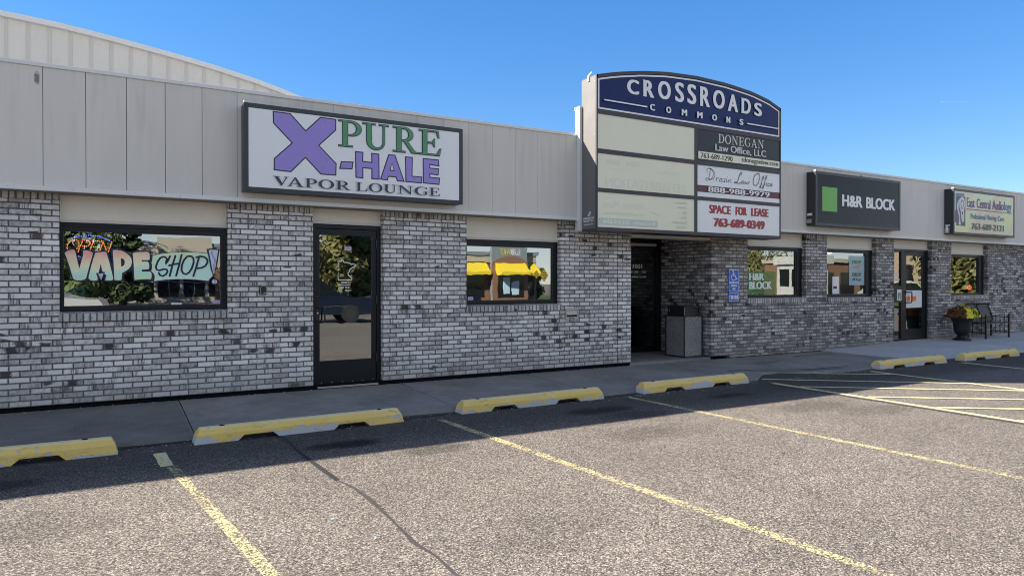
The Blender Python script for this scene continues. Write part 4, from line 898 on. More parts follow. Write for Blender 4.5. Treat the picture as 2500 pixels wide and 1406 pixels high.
# header panel
hd = MB(); top = [(x, arch(x)-rim+0.004) for x in [xl+0.04+(xr-xl-0.075)*k/30 for k in range(31)]]
hd.prism([(L0-0.004, cz(4.274)), (R1+0.004, cz(4.274))] + top[::-1], yp, yp+0.006); h1 = hd.build('header_panel', M['navy'], t, label='navy arched header panel with white lettering')
m = MB(); yy = yp-0.0006; w = 0.026
o_ = [(L0+0.012, cz(4.276)+0.012), (R1-0.012, cz(4.276)+0.012)] + [(x, arch(x)-rim-0.012) for x in [R1-0.012-(R1-L0-0.024)*k/30 for k in range(31)]]
i_ = expand(o_, -w)
for k in range(len(o_)):
    j = (k+1) % len(o_); m.face([(o_[k][0], yy, o_[k][1]), (o_[j][0], yy, o_[j][1]), (i_[j][0], yy, i_[j][1]), (i_[k][0], yy, i_[k][1])])
for ch, a, b_, z0, z1 in (('C', 7.343, 7.600, 4.615, 4.855), ('R', 7.690, 7.925, 4.612, 4.888), ('O', 8.012, 8.298, 4.620, 4.928), ('S', 8.395, 8.605, 4.620, 4.956), ('S', 8.680, 8.895, 4.620, 4.966), ('R', 8.985, 9.225, 4.617, 4.962), ('O', 9.300, 9.595, 4.622, 4.952), ('A', 9.672, 9.935, 4.615, 4.925), ('D', 10.025, 10.272, 4.617, 4.895), ('S', 10.360, 10.572, 4.612, 4.855)):
    m.text(ch, cx(a), cx(b_), cz(z0), cz(z1), yy, 0.0165, boldz=0.004)
    if ch in 'RDA':
        m.layer([(cx(a)-0.008, cz(z0)), (cx(a)+0.066, cz(z0)), (cx(a)+0.05, cz(z0)+0.02), (cx(a)+0.008, cz(z0)+0.02)], yy)
    if ch in 'RD': m.layer([(cx(a)-0.016, cz(z1)), (cx(a)+0.05, cz(z1)), (cx(a)+0.05, cz(z1)-0.024), (cx(a)+0.004, cz(z1)-0.02)], yy)
for ch, a, b_ in (('C', 7.820, 7.932), ('O', 8.178, 8.295), ('M', 8.535, 8.662), ('M', 8.900, 9.028), ('O', 9.264, 9.386), ('N', 9.620, 9.720), ('S', 9.957, 10.060)):
    m.text(ch, cx(a), cx(b_), cz(4.392), cz(4.500), yy, 0.0095, boldz=0.002)
m.layer(rect(cx(6.849), cz(4.424), cx(7.752), cz(4.446)), yy); m.layer(rect(cx(10.162), cz(4.424), cx(11.030), cz(4.446)), yy)
m.build('header_lettering', M['white'], h1)
def panel(x0, x1, z0, z1, mm, label):
    p = MB(); p.box(x0-0.004, x1+0.004, yp, yp+0.006, z0-0.004, z1+0.004); o = p.build('tenant_panel', mm, t, label=label); return o
PA = panel(L0, L1, rails[2][1], rails[3][0], M['cream'], 'blank yellowed tenant panel')
PB = panel(L0, L1, rails[1][1], rails[2][0], M['cream'], 'yellowed reversed tenant panel with a ghost of REHABILITATION')
PC = panel(L0, L1, rails[0][1], rails[1][0], M['cream'], 'yellowed reversed tenant panel with ghost lettering and a blue-grey bar')
PD = panel(R0, R1, rails[2][1], rails[3][0], M['charcoal'], 'charcoal law office tenant panel over a pale phone strip')
PE = panel(R0, R1, rails[1][1], rails[2][0], M['sheetw'], 'white script law office tenant panel with a maroon bar')
PF = panel(R0, R1, rails[0][1], rails[1][0], M['sheetw'], 'white tenant panel reading SPACE FOR LEASE in red')
m = MB()
def T(s, x0, x1, z0, z1, bold=0, mm=0, **kw): m.text(s, cx(x0), cx(x1), cz(z0), cz(z1), yy, bold, mm, **kw)
T('REHABILITATION', 6.886, 8.655, 3.050, 3.200, 0.009, mirror=True); T('HDR', 7.30, 7.60, 3.41, 3.50, 0.004, mirror=True); T('xxxx', 6.905, 7.20, 3.42, 3.49, 0.003, mirror=True)
m.layer(rect(cx(6.95), cz(3.345), cx(7.45), cz(3.352)), yy)
for k in range(9): m.layer(rect(cx(7.95+k*0.065), cz(3.36+0.02*math.sin(k*2.1)), cx(7.985+k*0.065), cz(3.375+0.02*math.sin(k*2.1))), yy)
m.build('ghost_lettering', M['ghost'], PB)
m = MB()
T('Horace Mann', 6.838, 7.712, 2.705, 2.825, 0.004, mirror=True); T('Life and Financial Solutions', 6.84, 7.71, 2.60, 2.65, 0.001, mirror=True)
m.layer(rect(cx(6.758), cz(2.425), cx(8.008), cz(2.540)), yy, 1); T('763-552-6266', 6.84, 7.40, 2.455, 2.515, 0.003, 2, mirror=True); T('Brian Larson', 7.48, 7.95, 2.455, 2.515, 0.003, 2, mirror=True)
for z, s, x0 in ((2.86, 'Retirement', 8.40), (2.78, 'Annuities', 8.45), (2.69, 'Life', 8.58), (2.61, 'Auto', 8.55), (2.52, 'Homeowners', 8.33), (2.44, 'Insurance', 8.42)): T(s, x0, 8.68, z, z+0.04, 0.001, mirror=True)
m.stroke([cr(7.85, 2.69), cr(8.05, 2.64)], 0.010, yy)
M['ghostbar'] = paint('ghost_blue_bar', (0.50, 0.57, 0.52), 0.25)
m.build('ghost_lettering', [M['ghost'], M['ghostbar'], M['cream']], PC)
m = MB()
seriftext(m, 'DONEGAN', cx(9.445), cx(10.640), cz(4.015), cz(4.175), yy, 0, 0.10)
T('Law Office, LLC', 9.360, 10.702, 3.845, 3.985, 0.006)
m.layer(rect(cx(8.945), cz(3.684), cx(11.078), cz(3.816)), yy, 2)
T('763-689-1290', 9.000, 9.806, 3.702, 3.793, 0.005, 1); T('tdoneganlaw.com', 10.031, 11.042, 3.695, 3.808, 0.005, 1)
m.build('panel_lettering', [M['silver'], M['inkblack'], M['cream']], PD)
SC = {}
SC['D1'] = [(9.075,3.444),(9.051,3.472),(9.086,3.508),(9.148,3.514),(9.196,3.477),(9.222,3.419),(9.201,3.357),(9.138,3.307),(9.066,3.294),(9.018,3.313),(9.055,3.338),(9.159,3.316),(9.222,3.328),(9.260,3.391),(9.243,3.458),(9.169,3.505),(9.117,3.508)]
SC['D2'] = [(9.148,3.511),(9.134,3.427),(9.107,3.334)]
SC['r'] = [(9.285,3.295),(9.302,3.357),(9.294,3.326),(9.327,3.359),(9.353,3.356)]
SC['a'] = [(9.438,3.345),(9.402,3.354),(9.366,3.324),(9.370,3.297),(9.402,3.299),(9.438,3.345),(9.430,3.298),(9.451,3.300)]
SC['s'] = [(9.520,3.354),(9.481,3.348),(9.494,3.324),(9.507,3.304),(9.466,3.298)]
SC['i'] = [(9.552,3.353),(9.537,3.299),(9.563,3.304)]
SC['idot'] = [(9.567,3.393),(9.571,3.388)]
SC['n'] = [(9.589,3.302),(9.606,3.350),(9.602,3.329),(9.645,3.353),(9.632,3.301),(9.663,3.308)]
SC['L'] = [(9.913,3.450),(9.946,3.500),(9.917,3.508),(9.880,3.456),(9.836,3.344),(9.792,3.302),(9.733,3.293),(9.759,3.320),(9.836,3.297),(9.880,3.298),(9.914,3.319)]
SC['a2'] = [(9.998,3.340),(9.958,3.350),(9.925,3.322),(9.931,3.301),(9.963,3.307),(9.998,3.340),(9.989,3.299),(10.012,3.301)]
SC['w'] = [(10.036,3.346),(10.025,3.303),(10.059,3.311),(10.081,3.347),(10.075,3.302),(10.111,3.311),(10.138,3.354)]
SC['O'] = [(10.353,3.517),(10.273,3.471),(10.233,3.373),(10.251,3.304),(10.309,3.285),(10.377,3.337),(10.416,3.451),(10.400,3.509),(10.353,3.517),(10.319,3.498)]
SC['f1'] = [(10.509,3.426),(10.527,3.491),(10.499,3.473),(10.458,3.343),(10.424,3.245),(10.401,3.259),(10.470,3.336)]
SC['f2'] = [(10.593,3.432),(10.609,3.505),(10.579,3.479),(10.535,3.332),(10.493,3.237),(10.470,3.252),(10.547,3.333)]
SC['i2'] = [(10.593,3.361),(10.580,3.304),(10.608,3.309)]
SC['c'] = [(10.687,3.356),(10.645,3.353),(10.626,3.323),(10.645,3.299),(10.683,3.311)]
SC['e'] = [(10.711,3.321),(10.758,3.349),(10.739,3.363),(10.706,3.337),(10.707,3.303),(10.759,3.313)]
m = MB(); m.layer(rect(R0, cz(3.100), R1, cz(3.222)), yy, 1)
for k, p in SC.items(): m.stroke(p, 0.0115 if k not in ('D2', 'f1', 'f2', 'L', 'O', 'D1') else 0.013, yy, 0)
T('888-988-9979', 9.180, 10.803, 3.112, 3.206, 0.0085, 2)
m.build('panel_lettering', [M['inkslate'], M['maroon'], M['white']], PE)
m = MB()
T('SPACE', 9.220, 9.775, 2.735, 2.888, 0.014, boldz=0.003); T('FOR', 9.888, 10.190, 2.735, 2.888, 0.014, boldz=0.003); T('LEASE', 10.300, 10.780, 2.735, 2.888, 0.014, boldz=0.003)
T('763-689-0349', 9.330, 10.676, 2.500, 2.655, 0.016, boldz=0.003)
m.build('panel_lettering', M['red'], PF)
# sign maker's plate on the side, and a lifting tab on top
m = MB()
def side(s, y0, y1, z0, z1, b):
    vs, fs = glyphs(s)
    for d in (0, b, -b):
        i = len(m.v); xx = xl-0.0008-0.0003*m.lay; m.lay += 1
        m.v += [(xx, y0+(y1-y0)*a+d, z0+(z1-z0)*c) for a, c in vs]
        for f in fs: m.f.append(tuple(i+k for k in f)); m.m.append(0)
side('MINNESOTA', -0.335, -0.615, 2.515, 2.545, 0.003); side('SIGN CO.', -0.335, -0.610, 2.470, 2.505, 0.003); side('(763)689-2559', -0.350, -0.590, 2.415, 2.440, 0.002)
for k in range(4): m.face([(xl-0.001, -0.44-0.012*k, 2.565+0.018*k), (xl-0.001, -0.51-0.008*k, 2.565+0.018*k), (xl-0.001, -0.52-0.006*k, 2.578+0.018*k), (xl-0.001, -0.45-0.012*k, 2.578+0.018*k)])
m.build('maker_plate', M['white'], t)
m = MB(); m.box(6.622, 6.639, -0.50, -0.455, 4.73, 4.81); m.v += [(6.622, -0.50, 4.81), (6.639, -0.50, 4.81), (6.639, -0.455, 4.81), (6.622, -0.455, 4.81), (6.66, -0.53, 4.875), (6.677, -0.53, 4.875), (6.677, -0.49, 4.875), (6.66, -0.49, 4.875)]
i = len(m.v)-8
for f in ((4,5,6,7),(0,1,5,4),(1,2,6,5),(2,3,7,6),(3,0,4,7)): m.f.append(tuple(i+j for j in f)); m.m.append(0)
m.build('lifting_tab', M['trim'], t)
m = MB()
for k in range(6): m.cyl((xl-0.0005, YF+0.055, 2.6+0.42*k), (xl-0.004, YF+0.055, 2.6+0.42*k), 0.007, n=8)
m.build('side_screws', M['steel'], t)
# ------------------------------------------------------------------ wheel stops
def stop_mesh():
    L = 2.15; H = 0.15
    st = [(0, 0, 1.0), (0.40, 0, 1), (0.455, 0.050, 1), (0.735, 0.050, 1), (0.79, 0, 1), (1.36, 0, 1), (1.415, 0.050, 1), (1.695, 0.050, 1), (1.75, 0, 1), (L, 0, 1.0)]
    g = MB(); secs = []
    for x, b, s in st:
        yf = 0.010*b/0.085
        secs.append([(x, yf, b), (x, 0.010, 0.088), (x, 0.050, H-0.008), (x, 0.066, H), (x, 0.130, H), (x, 0.146, H-0.008), (x, 0.186, 0.088), (x, 0.196-yf, b)])
    # pinch the end sections so the ends slope a little
    for k, dx in ((0, 0.0), (-1, 0.0)):
        sg = 1 if k == 0 else -1
        secs[k] = [(p[0]+sg*0.055*max(0, (p[2]-0.05)/0.1), p[1]+(0.098-p[1])*0.08*(p[2]/H), p[2]) for p in secs[k]]
    g.v = [p for s in secs for p in s]; n = 8
    for a in range(len(secs)-1):
        for k in range(n):
            j = (k+1) % n; g.f.append((a*n+k, (a+1)*n+k, (a+1)*n+j, a*n+j)); g.m.append(0)
    g.f.append(tuple(range(n))); g.m.append(0); g.f.append(tuple(range((len(secs)-1)*n, len(secs)*n))[::-1]); g.m.append(0)
    return g
GS = 'yellow wheel stops along the pavement'
ST = [(-2.12, -2.325, 0.4, 'chipped yellow and grey wheel stop under the window painted VAPE SHOP!'),
      (0.662, -2.275, 1.6, 'worn yellow wheel stop in front of the black glazed shop door'),
      (3.560, -2.150, 1.3, 'yellow wheel stop in front of the window with yellow diamond stickers'),
      (6.415, -2.070, 0.2, 'yellow wheel stop in front of the recessed entrance, left of the hatched aisle'),
      (11.92, -2.085, -0.8, 'yellow wheel stop at the far end of the hatched aisle by the pale apron'),
      (14.66, -2.140, -0.6, 'yellow wheel stop farthest along the row, nearest the flower urn')]
first = None
for k, (x, y, a, lab) in enumerate(ST):
    if first is None:
        first = stop_mesh().build('wheel_stop', M['stop'], None, bevel=0.006); first.name = 'wheel_stop'
        h = MB()
        for px in (0.26, 1.89): h.cyl((px, 0.098, 0.1505), (px, 0.098, 0.1530), 0.026, n=16)
        hole = h.build('anchor_pin', M['void'], first); o = first
    else:
        o = first.copy(); col.objects.link(o); c = hole.copy(); col.objects.link(c); c.parent = o
    o.location = (x, y, GZ); o.rotation_euler = (0, 0, R(a)); tag(o, lab, 'wheel stop', GS)

# ------------------------------------------------------------------ litter bin in the entrance
t = thing('litter_bin', (9.58, 0.40, 0.072), 'square pebble-sided litter bin with a black hood in the recessed entrance', 'litter bin')
b = MB(); b.box(9.350, 9.800, 0.165, 0.665, 0.095, 0.845); b.build('body', M['aggregate'], t, bevel=0.006)
e = MB()
for x in (9.347, 9.803):
    for y in (0.162, 0.668): e.box(x-0.011, x+0.011, y-0.011, y+0.011, 0.09, 0.86)
e.box(9.336, 9.814, 0.151, 0.679, 0.072, 0.094); e.box(9.336, 9.814, 0.151, 0.679, 0.846, 0.872); e.build('metal_edging', M['black_mat'], t, bevel=0.003)
l = MB(); l.box(9.36, 9.79, 0.175, 0.655, 1.02, 1.045)
for x in (9.37, 9.755):
    for y in (0.185, 0.62): l.box(x, x+0.025, y, y+0.025, 0.873, 1.02)
l.box(9.395, 9.755, 0.21, 0.62, 0.873, 0.885); l.box(9.372, 9.382, 0.21, 0.62, 0.873, 0.915); l.box(9.395, 9.755, 0.187, 0.197, 0.873, 0.915)
l.box(9.40, 9.75, 0.215, 0.615, 0.886, 1.018); l.build('hood', M['black_mat'], t, bevel=0.003)  # solid black core added to stand for the shaded inside of the hood
pl_ = MB(); pl_.box(9.3600, 9.366, 0.175, 0.181, 0.873, 1.02); pl_.build('hood_corner_strip', M['steel'], t)

# ------------------------------------------------------------------ urn of flowers
ux, uy, uz = 17.90, -0.44, 0.100
t = thing('flower_urn', (ux, uy, uz), 'black pedestal urn of yellow and rust chrysanthemums beside the bench', 'planter')
u = MB(); u.lathe([(0.0, uz), (0.205, uz), (0.205, uz+0.025), (0.16, uz+0.05), (0.10, uz+0.085), (0.105, uz+0.12), (0.155, uz+0.17), (0.178, uz+0.25), (0.185, uz+0.36), (0.205, uz+0.46), (0.245, uz+0.52), (0.275, uz+0.55), (0.275, uz+0.58), (0.25, uz+0.58), (0.24, uz+0.53), (0.0, uz+0.52)], ux, uy, 32)
u.build('urn', M['urn'], t, smooth=True)
rf = random.Random(11)
lv, fy, fr_, fw = MB(), MB(), MB(), MB()
def petal(mb, p, nrm, r, n=7):
    a = nrm.orthogonal().normalized(); b_ = nrm.cross(a)
    mb.face([tuple(p + (a*math.cos(2*math.pi*k/n) + b_*math.sin(2*math.pi*k/n))*r) for k in range(n)])
for k in range(950):
    th = rf.uniform(0, 2*math.pi); ph = math.acos(rf.uniform(0.02, 1.0)); d = Vector((math.sin(ph)*math.cos(th), math.sin(ph)*math.sin(th), math.cos(ph)))
    lump = 1 + 0.10*math.sin(th*5+1) + 0.06*math.sin(ph*9)
    rad = Vector((0.36*d.x, 0.33*d.y, 0.26*d.z))*lump
    c = Vector((ux-0.03, uy, uz+0.56)) + rad*rf.uniform(0.90, 1.04)
    nn = (d + Vector((rf.uniform(-.4, .4), rf.uniform(-.4, .4), rf.uniform(-.2, .4)))).normalized()
    if k % 4 == 0:
        petal(lv, Vector((ux-0.03, uy, uz+0.56))+rad*rf.uniform(0.6, 0.93), nn, rf.uniform(0.025, 0.045), 4)
    elif d.x - 0.75*d.y > -0.12 + 0.12*math.sin(th*7): petal(fy, c, nn, rf.uniform(0.024, 0.040))
    elif abs(d.x+0.22) < 0.2 and d.z > 0.5: petal(fw, c, nn, rf.uniform(0.016, 0.028))
    else: petal(fr_, c, nn, rf.uniform(0.016, 0.028))
lv.build('leaves', M['mum_leaf'], t); fy.build('yellow_flowers', M['mum_yellow'], t); fr_.build('rust_flowers', M['mum_rust'], t); fw.build('wine_flowers', M['mum_wine'], t)

# ------------------------------------------------------------------ bench
bx0, bx1, by0, by1 = 18.735, 19.865, -0.575, -0.165
def apz(x, y): 
    z0 = 0.115+(x-15.7)/(22-15.7)*0.035; z1 = 0.055+(x-15.6)/(22-15.6)*0.03
    return z1+(z0-z1)*(y+1.2)/1.5
t = thing('garden_bench', ((bx0+bx1)/2, (by0+by1)/2, apz(19.3, -0.4)), 'black metal slatted bench with curved back against the brick wall', 'bench')
zs = 0.50; zb_ = 0.075
for x, y, zt in ((bx0, by0, 0.70), (bx1, by0, 0.70), (bx0, by1, 0.72), (bx1, by1, 0.72)):
    lg = MB(); lg.box(x-0.02, x+0.02, y-0.02, y+0.02, apz(x, y)-0.002, zt); lg.build('leg', M['iron'], t, bevel=0.004)
s = MB()
for k in range(9): yk = by0+0.02+k*0.045; s.box(bx0, bx1, yk, yk+0.034, zs-0.012, zs)
s.box(bx0, bx1, by0-0.01, by0+0.012, zs-0.035, zs-0.012); s.box(bx0, bx1, by1-0.01, by1+0.012, zs-0.035, zs-0.012); s.build('seat', M['iron'], t, bevel=0.003)
prof = [(by1-0.035, zs+0.02), (by1-0.015, 0.62), (by1+0.02, 0.74), (by1+0.065, 0.85), (by1+0.075, 0.93), (by1+0.05, 0.965)]
bk = MB(); nsl = 21
for k in range(nsl):
    x = bx0+0.035+(bx1-bx0-0.07)*k/(nsl-1)
    for (ya, za), (yb_, zbb) in zip(prof[:-1], prof[1:]):
        i = len(bk.v); w2 = 0.019
        bk.v += [(x-w2, ya, za), (x+w2, ya, za), (x+w2, yb_, zbb), (x-w2, yb_, zbb), (x-w2, ya+0.006, za), (x+w2, ya+0.006, za), (x+w2, yb_+0.006, zbb), (x-w2, yb_+0.006, zbb)]
        for f in ((0,1,2,3),(7,6,5,4),(1,5,6,2),(0,3,7,4)): bk.f.append(tuple(i+j for j in f)); bk.m.append(0)
for x in (bx0, (bx0+bx1)/2, bx1): bk.tube([(x, p[0]-0.008, p[1]) for p in prof], 0.013)
bk.tube([(bx0, prof[-1][0], prof[-1][1]), (bx1, prof[-1][0], prof[-1][1])], 0.013); bk.tube([(bx0, prof[0][0], prof[0][1]), (bx1, prof[0][0], prof[0][1])], 0.011)
bk.build('backrest', M['iron'], t)
for x in (bx0, bx1):
    a = MB(); a.tube([(x, by0, 0.62), (x, by1, 0.63)], 0.011); a.tube([(x, by0, 0.24), (x, by1, 0.25)], 0.011); a.tube([(x, by0, zs-0.02), (x, by1, zs-0.02)], 0.011)
    for k in (1, 2, 3): yk = by0+(by1-by0)*k/4; a.tube([(x, yk, 0.20), (x, yk, 0.68)], 0.0075)
    a.build('arm_lattice', M['iron'], t)
s = MB(); s.tube([(bx0+0.02, by0+0.1, zs-0.02), ((bx0+bx1)/2, by0+0.12, 0.30), (bx1-0.02, by0+0.1, zs-0.02)], 0.008); s.build('stretcher', M['iron'], t)

# ------------------------------------------------------------------ small things on the wall
t = thing('handicapped_parking_sign', (10.48, -0.001, 1.53), 'blue wheelchair parking sign on the brick pier right of the entrance', 'sign')
def rrect(x0, x1, z0, z1, r): 
    return arc(x1-r, z1-r, r, r, 0, 90, 5)+arc(x0+r, z1-r, r, r, 90, 180, 5)+arc(x0+r, z0+r, r, r, 180, 270, 5)+arc(x1-r, z0+r, r, r, 270, 360, 5)
m = MB(); m.prism(rrect(10.337, 10.622, 1.314, 1.752, 0.03), -0.012, -0.006); m.build('plate', M['hcblue'], t)
m = MB(); y = -0.0125
o_ = rrect(10.343, 10.616, 1.320, 1.746, 0.026); i_ = expand(o_, -0.008)
for k in range(len(o_)):
    j = (k+1) % len(o_); m.face([(o_[k][0], y, o_[k][1]), (o_[j][0], y, o_[j][1]), (i_[j][0], y, i_[j][1]), (i_[k][0], y, i_[k][1])])
hx, hz = 10.462, 1.640
m.disc(hx-0.004, hz+0.078, 0.017, y); 
m.stroke([(hx-0.004, hz+0.055), (hx+0.002, hz-0.008), (hx+0.060, hz-0.010), (hx+0.088, hz-0.075), (hx+0.108, hz-0.066)], 0.019, y)
m.stroke([(hx-0.002, hz+0.030), (hx+0.045, hz+0.030)], 0.015, y)
m.stroke(arc(hx+0.010, hz-0.040, 0.062, 0.062, 118, 345, 18), 0.015, y)
m.text('HANDICAPPED', 10.355, 10.604, 1.475, 1.515, y, 0.003); m.text('PARKING', 10.395, 10.564, 1.415, 1.455, y, 0.003); m.text('ONLY', 10.435, 10.524, 1.352, 1.395, y, 0.003)
m.build('sign_lettering', M['white'], t)
t = thing('fine_plate', (10.48, -0.001, 1.22), 'small blue plate reading $200 FINE under the wheelchair parking sign', 'sign')
m = MB(); m.prism(rrect(10.337, 10.622, 1.128, 1.300, 0.028), -0.012, -0.006); m.build('plate', M['hcblue'], t)
m = MB(); o_ = rrect(10.343, 10.616, 1.134, 1.294, 0.024); i_ = expand(o_, -0.007)
for k in range(len(o_)):
    j = (k+1) % len(o_); m.face([(o_[k][0], y, o_[k][1]), (o_[j][0], y, o_[j][1]), (i_[j][0], y, i_[j][1]), (i_[k][0], y, i_[k][1])])
m.text('$', 10.357, 10.378, 1.195, 1.250, y, 0.003); m.text('200', 10.385, 10.468, 1.170, 1.250, y, 0.004); m.text('FINE', 10.492, 10.602, 1.170, 1.250, y, 0.004); m.build('sign_lettering', M['white'], t)

t = thing('mail_slot', (6.632, -0.001, 0.975), 'grey steel mail slot plate set in the brick right of the second window', 'mail slot')
m = MB(); m.box(6.503, 6.762, -0.022, -0.002, 0.873, 0.925); m.box(6.503, 6.762, -0.022, -0.002, 1.030, 1.070); m.box(6.503, 6.522, -0.022, -0.002, 0.925, 1.030); m.box(6.743, 6.762, -0.022, -0.002, 0.925, 1.030); m.build('plate', M['steel'], t, bevel=0.003)
m = MB(); m.box(6.522, 6.743, -0.008, -0.002, 0.925, 1.030); m.build('opening', M['void'], t)
m = MB(); m.v += [(6.525, -0.010, 1.025), (6.74, -0.010, 1.025), (6.74, -0.026, 0.955), (6.525, -0.026, 0.955), (6.525, -0.0085, 1.025), (6.74, -0.0085, 1.025), (6.74, -0.022, 0.953), (6.525, -0.022, 0.953)]
for f in ((0,1,2,3),(7,6,5,4),(3,2,6,7)): m.f.append(f); m.m.append(0)
m.build('flap', M['steel'], t)
m = MB(); m.text('MAIL', 6.57, 6.69, 0.885, 0.910, -0.0225, 0.003); m.build('lettering', M['inkblack'], t)

t = thing('key_box', (1.695, -0.001, 1.39), 'small black key lock box with bright trim on the brick left of the shop door', 'key box')
m = MB(); m.box(1.648, 1.742, -0.040, -0.001, 1.330, 1.455); m.build('case', M['black_mat'], t, bevel=0.012)
m = MB(); y = -0.0405
m.stroke([(1.663, 1.336), (1.663, 1.43), (1.680, 1.447), (1.722, 1.447), (1.738, 1.43), (1.738, 1.336), (1.663, 1.336)], 0.006, y); m.stroke([(1.70, 1.355), (1.736, 1.355)], 0.008, y); m.build('bright_trim', M['steel'], t)
m = MB(); m.prism(arc(1.700, 1.405, 0.032, 0.032, 0, 360, 16)[:-1], -0.046, -0.040); m.build('dial', M['inkblack'], t)

# ------------------------------------------------------------------ things hanging inside the windows
t = thing('open_light', (-0.24, 0.20, 1.86), 'red and blue dotted LED OPEN sign hanging inside the left window', 'light-up sign')
def balls(P, r, mm, name):
    m = MB()
    for a, c in P: m.lathe([(0, c-r), (r*0.8, c-r*0.6), (r, c), (r*0.8, c+r*0.6), (0, c+r)], a, 0.200, 7)
    m.build(name, mm, t)
balls(RED, 0.0070, M['led_white'], 'red_bulbs'); balls(BLUE, 0.0075, M['led_blue'], 'blue_bulbs')
def card(name, label, cat, y, x0, x1, z0, z1, mm, draw=None, extra=()):
    t = thing(name, ((x0+x1)/2, y, z0), label, cat)
    m = MB(); m.face([(x0, y, z0), (x1, y, z0), (x1, y, z1), (x0, y, z1)]); m.build('sheet', mm, t)
    if draw: m = MB(); draw(m, y-0.0006); m.build('print', list(extra), t)
    return t
card('window_poster', 'teal poster low in the corner of the window painted VAPE SHOP!', 'poster', 0.16, -0.505, -0.30, 1.24, 1.44, M['teal'], lambda m, y: m.text('CLOUDS', -0.475, -0.325, 1.345, 1.395, y, 0.006), (M['inkblack'],))
card('window_poster', 'green poster with white block letters low in the window beside the wheelchair sign', 'poster', 0.1165, 10.94, 11.86, 1.25, 1.72, M['greenfilm'], lambda m, y: (m.text('H&R', 11.05, 11.50, 1.545, 1.685, y, 0.014), m.text('BLOCK', 11.05, 11.73, 1.365, 1.515, y, 0.014)), (M['white'],))
card('window_poster', 'pale blue poster reading DROP off & go in the narrower window', 'poster', 0.1165, 14.29, 14.86, 1.44, 2.10, M['bluefilm'], lambda m, y: (m.text('DROP', 14.40, 14.74, 1.920, 2.000, y, 0.010, 0), m.text('OFF', 14.43, 14.70, 1.81, 1.88, y, 0.006, 2), m.text('DROP', 14.40, 14.74, 1.635, 1.720, y, 0.010, 1), m.text('off & go', 14.40, 14.74, 1.52, 1.61, y, 0.006, 1)), (M['leafgreen'], M['ecgrey'], M['orange']))
card('window_card_or_reflection', 'narrow white and blue notice standing in the corner of the narrower window', 'notice', 0.1165, 13.70, 13.93, 1.25, 1.63, M['sheetw'], lambda m, y: (m.layer(rect(13.73, 1.36, 13.86, 1.42), y, 0), m.layer(rect(13.71, 1.26, 13.92, 1.32), y, 1)), (M['inkblack'], M['paleblue']))
card('window_card_or_reflection', 'white sheet with orange blocks standing in for a reflection in the far glazed door', 'notice', 0.1205, 16.51, 17.17, 0.89, 1.31, M['paper'], lambda m, y: (m.layer(rect(16.52, 1.05, 16.68, 1.17), y), m.layer(rect(16.72, 1.05, 16.93, 1.17), y)), (M['orange'],))  # mirrored white and orange shapes drawn as a sheet on the door glass
t = thing('ceiling_lamp', (14.2, 0.55, 2.40), 'round lit ceiling lamp glowing inside the narrower window', 'lamp')
m = MB(); m.lathe([(0, 2.16), (0.05, 2.17), (0.07, 2.21), (0.05, 2.25), (0, 2.26)], 14.20, 0.55, 16); m.build('globe', M['lampglow'], t, smooth=True); m = MB(); m.cyl((14.2, 0.55, 2.25), (14.2, 0.55, 2.75), 0.012); m.build('stem', M['iron'], t)
t = thing('neon_sign', (19.55, 0.22, 1.35), 'tiny red neon OPEN sign in the far window above the bench', 'light-up sign')
m = MB(); m.stroke(arc(19.565, 1.365, 0.10, 0.055, 0, 360, 20), 0.010, 0.22); m.text('OPEN', 19.50, 19.63, 1.345, 1.385, 0.22, 0.002); m.build('tubes', M['neon'], t); m = MB(); m.box(19.46, 19.67, 0.225, 0.235, 1.30, 1.43); m.box(19.56, 19.57, 0.225, 0.235, 1.2, 1.30); m.build('backing', M['black_mat'], t)

# ------------------------------------------------------------------ scraps on the asphalt
foil = paint('blue_foil', (0.15, 0.45, 0.62), 0.3)
for lx, ly, r, lab in ((1.24, -4.99, 0.012, 'tiny scrap of blue foil on the sunlit asphalt, the one nearer the shop'), (1.37, -5.46, 0.010, 'tiny scrap of blue foil on the sunlit asphalt, the one nearer the camera')):
    m = MB(); m.face([(lx-r, ly-r*.5, GZ+0.005), (lx+r*.6, ly-r, GZ+0.010), (lx+r*.4, ly+r*.6, GZ+0.014), (lx-r*.8, ly+r*.6, GZ+0.005)]); m.face([(lx+r*.6, ly-r, GZ+0.010), (lx+r*1.4, ly, GZ+0.005), (lx+r*.4, ly+r*.6, GZ+0.014)])
    o = m.build('litter', foil); solo(o, (lx, ly, GZ)); tag(o, lab, 'litter', 'scraps of blue foil')
m = MB(); rg = random.Random(21)
def pebble(x, y, z, r):
    i = len(m.v); n = 5; a0 = rg.uniform(0, 6); k2 = rg.uniform(0.5, 0.9)
    for q_, zz in ((1.0, 0.0), (0.75, 0.7)):
        for k in range(n): a = a0+2*math.pi*k/n; m.v.append((x+r*q_*math.cos(a), y+r*q_*k2*math.sin(a), z+r*zz))
    for k in range(n): j = (k+1) % n; m.f.append((i+k, i+j, i+n+j, i+n+k)); m.m.append(0)
    m.f.append(tuple(i+n+k for k in range(n))); m.m.append(0)
for k in range(520): pebble(rg.uniform(-2, 13), -1.98-abs(rg.gauss(0, 0.14)), GZ, rg.uniform(0.003, 0.011))
for k in range(260): pebble(rg.uniform(-1.6, 13), rg.uniform(-0.10, 0.03), 0.026, rg.uniform(0.003, 0.011))
for k in range(420): pebble(rg.uniform(-3, 12), rg.uniform(-7.5, -2.3), GZ, rg.uniform(0.003, 0.008))
for k in range(90): pebble(rg.uniform(-1.6, 13), rg.uniform(-1.6, -0.2), 0.012, rg.uniform(0.003, 0.008))
o = m.build('loose_grit', paint('pale_grit', (0.34, 0.32, 0.29), 0.9, 0.5, 40.0)); tag(o, 'pale loose grit scattered along the pavement edge', 'grit', kind='stuff')
